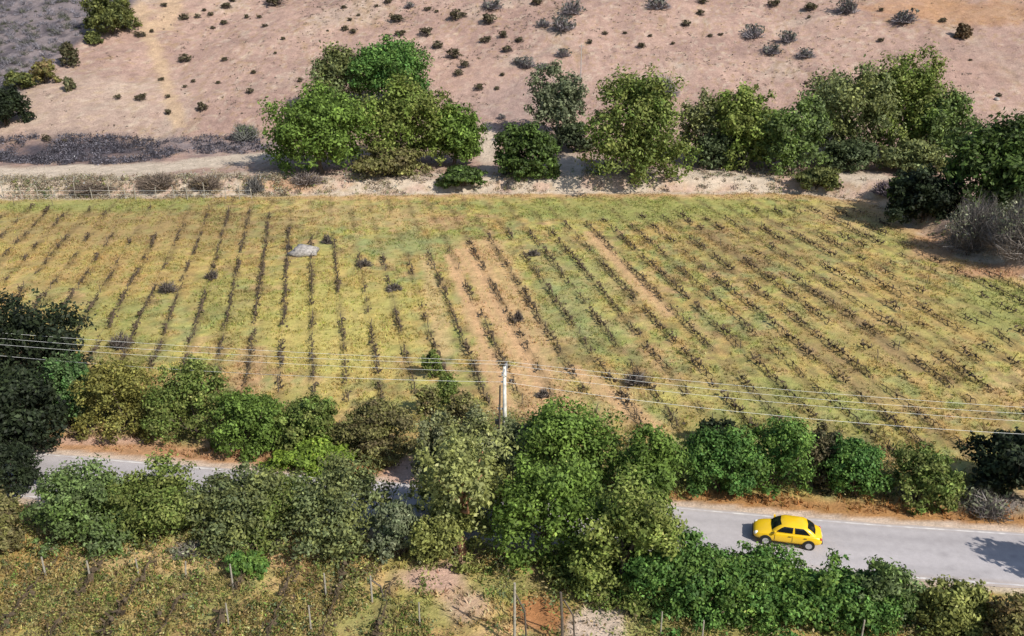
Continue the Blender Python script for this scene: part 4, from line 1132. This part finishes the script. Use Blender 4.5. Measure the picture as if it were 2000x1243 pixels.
# ------------------------------------------------------------------ yellow car
def make_car():
    p = at_z(1537, 1036, 0.66); z0 = 0.013
    dirx = unit(np.array([-1.0, -float(road_ang(p[0])) + 0.09, 0]))
    e = empty('car', (p[0], p[1], z0), math.atan2(dirx[1], dirx[0]))
    tag(e, 'small rounded yellow car driving along the pale road', 'car')
    st = [(-2.00, .55, .40, .66), (-1.95, .70, .32, .78), (-1.75, .78, .26, .88), (-1.3, .825, .22, .93), (-.6, .83, .20, .94), (.2, .83, .20, .93), (.8, .83, .20, .91), (1.25, .82, .22, .86), (1.65, .78, .26, .77), (1.88, .69, .31, .66), (1.97, .54, .38, .55)]
    V = []; n = 12
    for x, w, zb, zs in st:
        half = [(0.80 * w, zb), (0.97 * w, zb + .10), (w, zb + (zs - zb) * .55), (.965 * w, zs - .09), (.86 * w, zs - .015), (.42 * w, zs + .025)]
        ring = half + [(-a, b) for a, b in half[::-1]]
        V += [(x, a, b) for a, b in ring]
    Fs = []
    for i in range(len(st) - 1):
        for k in range(n): Fs.append((i * n + k, (i + 1) * n + k, (i + 1) * n + (k + 1) % n, i * n + (k + 1) % n))
    Fs.append(tuple(range(n))); Fs.append(tuple((len(st) - 1) * n + k for k in range(n - 1, -1, -1)))
    m = MB(); m.add(V, Fs); body = m.build('body', M['yellow'], e, True)
    ss = body.modifiers.new('sub', 'SUBSURF'); ss.levels = 1; ss.render_levels = 2
    # cabin: base ring and roof ring
    zb, zr = 0.88, 1.36
    bx0, bx1, bw = -1.62, 0.92, .74
    rx0, rx1, rw = -0.88, 0.22, .57
    def lerp(a, b, t): return a + (b - a) * t
    rings = []
    for t, push in ((0, 0), (.33, .055), (.66, .075), (.92, .045), (1.0, -.07)):
        x0, x1, w, z = lerp(bx0, rx0, t), lerp(bx1, rx1, t), lerp(bw, rw, t), lerp(zb, zr, t)
        x0 -= push * 1.6; x1 += push * 1.6; w += push * .5
        xm = (x0 + x1) / 2
        rings.append([(x0, -w * .86, z), (x0 + .14, -w, z), (xm, -w * 1.01, z), (x1 - .16, -w, z), (x1, -w * .84, z), (x1 + .05, 0, z), (x1, w * .84, z), (x1 - .16, w, z), (xm, w * 1.01, z), (x0 + .14, w, z), (x0, w * .86, z), (x0 - .05, 0, z)])
    k = 12; V = [q for r in rings for q in r]; Fs = []
    for i in range(len(rings) - 1):
        for j in range(k): Fs.append((i * k + j, i * k + (j + 1) % k, (i + 1) * k + (j + 1) % k, (i + 1) * k + j))
    c0 = len(V); V.append(((rx0 + rx1) / 2, 0, zr + .075)); b = (len(rings) - 1) * k
    for j in range(k): Fs.append((b + j, b + (j + 1) % k, c0))
    m = MB(); m.add(V, Fs); cab = m.build('cabin', M['yellow'], e, True)
    R = [np.array(r) for r in rings]
    def on_cabin(j, s, t):        # point on the cabin skin: ring column j(+s), height fraction t
        ts = [0, .33, .66, .92, 1.0]
        i = max(q for q in range(4) if ts[q] <= t + 1e-6); f = (t - ts[i]) / (ts[i + 1] - ts[i])
        a = R[i][j % 12] * (1 - s) + R[i][(j + 1) % 12] * s; b_ = R[i + 1][j % 12] * (1 - s) + R[i + 1][(j + 1) % 12] * s
        return a * (1 - f) + b_ * f
    def pane(name, cols, t0, t1, out):
        V = []; 
        for t in np.linspace(t0, t1, 5):
            for (j, s) in cols: V.append(on_cabin(j, s, t) + np.array(out) * 0.014)
        w = len(cols); Fs = [(i * w + q, i * w + q + 1, (i + 1) * w + q + 1, (i + 1) * w + q) for i in range(4) for q in range(w - 1)]
        m = MB(); m.add(V, Fs); return m.build(name, M['glass'], e)
    pane('windscreen', [(4, .08), (4, .5), (5, 0), (5, .5), (5, .92)], .08, .90, (.6, 0, .6))
    pane('rear_window', [(10, .1), (10, .5), (11, 0), (11, .5), (11, .9)], .16, .84, (-.6, 0, .6))
    for sgn in (1, -1):
        if sgn > 0:
            pane('side_window', [(7, .04), (7, .5), (7, .92)], .14, .84, (0, 1, .3)); pane('side_window', [(8, .06), (8, .5), (8, .86)], .14, .84, (0, 1, .3))
        else:
            pane('side_window', [(2, .08), (2, .5), (2, .96)], .14, .84, (0, -1, .3)); pane('side_window', [(1, .14), (1, .5), (1, .94)], .14, .84, (0, -1, .3))
        m = MB(); m.box((.72, sgn * .86, .97), (.12, .18, .12)); m.build('side_mirror', M['yellow'], e)
        for xx in (.72, -.28):
            m = MB(); m.box((xx, sgn * .832, .60), (.012, .012, .50)); m.build('door_seam', M['trim'], e)
        for xx in (-.12, -1.0):
            m = MB(); m.box((xx, sgn * .832, .76), (.16, .03, .03)); m.build('door_handle', M['trim'], e)
        m = MB(); m.box((-.05, sgn * .80, .215), (2.0, .05, .07)); m.build('sill', M['trim'], e)
        for xx in (1.22, -1.24):
            w = MB(); w.tube([(xx, sgn * .66, .29), (xx, sgn * .845, .29)], .29, 20); wh = w.build('tyre', M['rubber'], e, False)
            w = MB(); w.tube([(xx, sgn * .80, .29), (xx, sgn * .856, .29)], .19, 16); w.build('rim', M['chrome'], wh)
            w = MB(); w.tube([(xx, sgn * .70, .31), (xx, sgn * .836, .31)], .35, 20); w.build('wheel_arch', M['trim'], e)
        m = MB(); m.tube([(1.70, sgn * .56, .60), (1.84, sgn * .57, .60), (1.90, sgn * .56, .59)], [.13, .12, .06], 10); m.build('headlight', M['lamp'], e, True)
        m = MB(); m.tube([(-1.84, sgn * .62, .72), (-1.95, sgn * .60, .71)], [.10, .07], 8); m.build('tail_light', M['tail'], e, True)
    m = MB(); m.box((1.93, 0, .40), (.12, 1.16, .14)); m.build('front_bumper', M['trim'], e)
    m = MB(); m.box((-1.96, 0, .44), (.12, 1.18, .14)); m.build('rear_bumper', M['trim'], e)
    m = MB(); m.box((-2.0, 0, .62), (.02, .36, .14)); m.build('number_plate', M['plate'], e)
    m = MB(); m.box((1.945, 0, .535), (.05, .62, .09)); m.build('grille', M['trim'], e)
make_car()
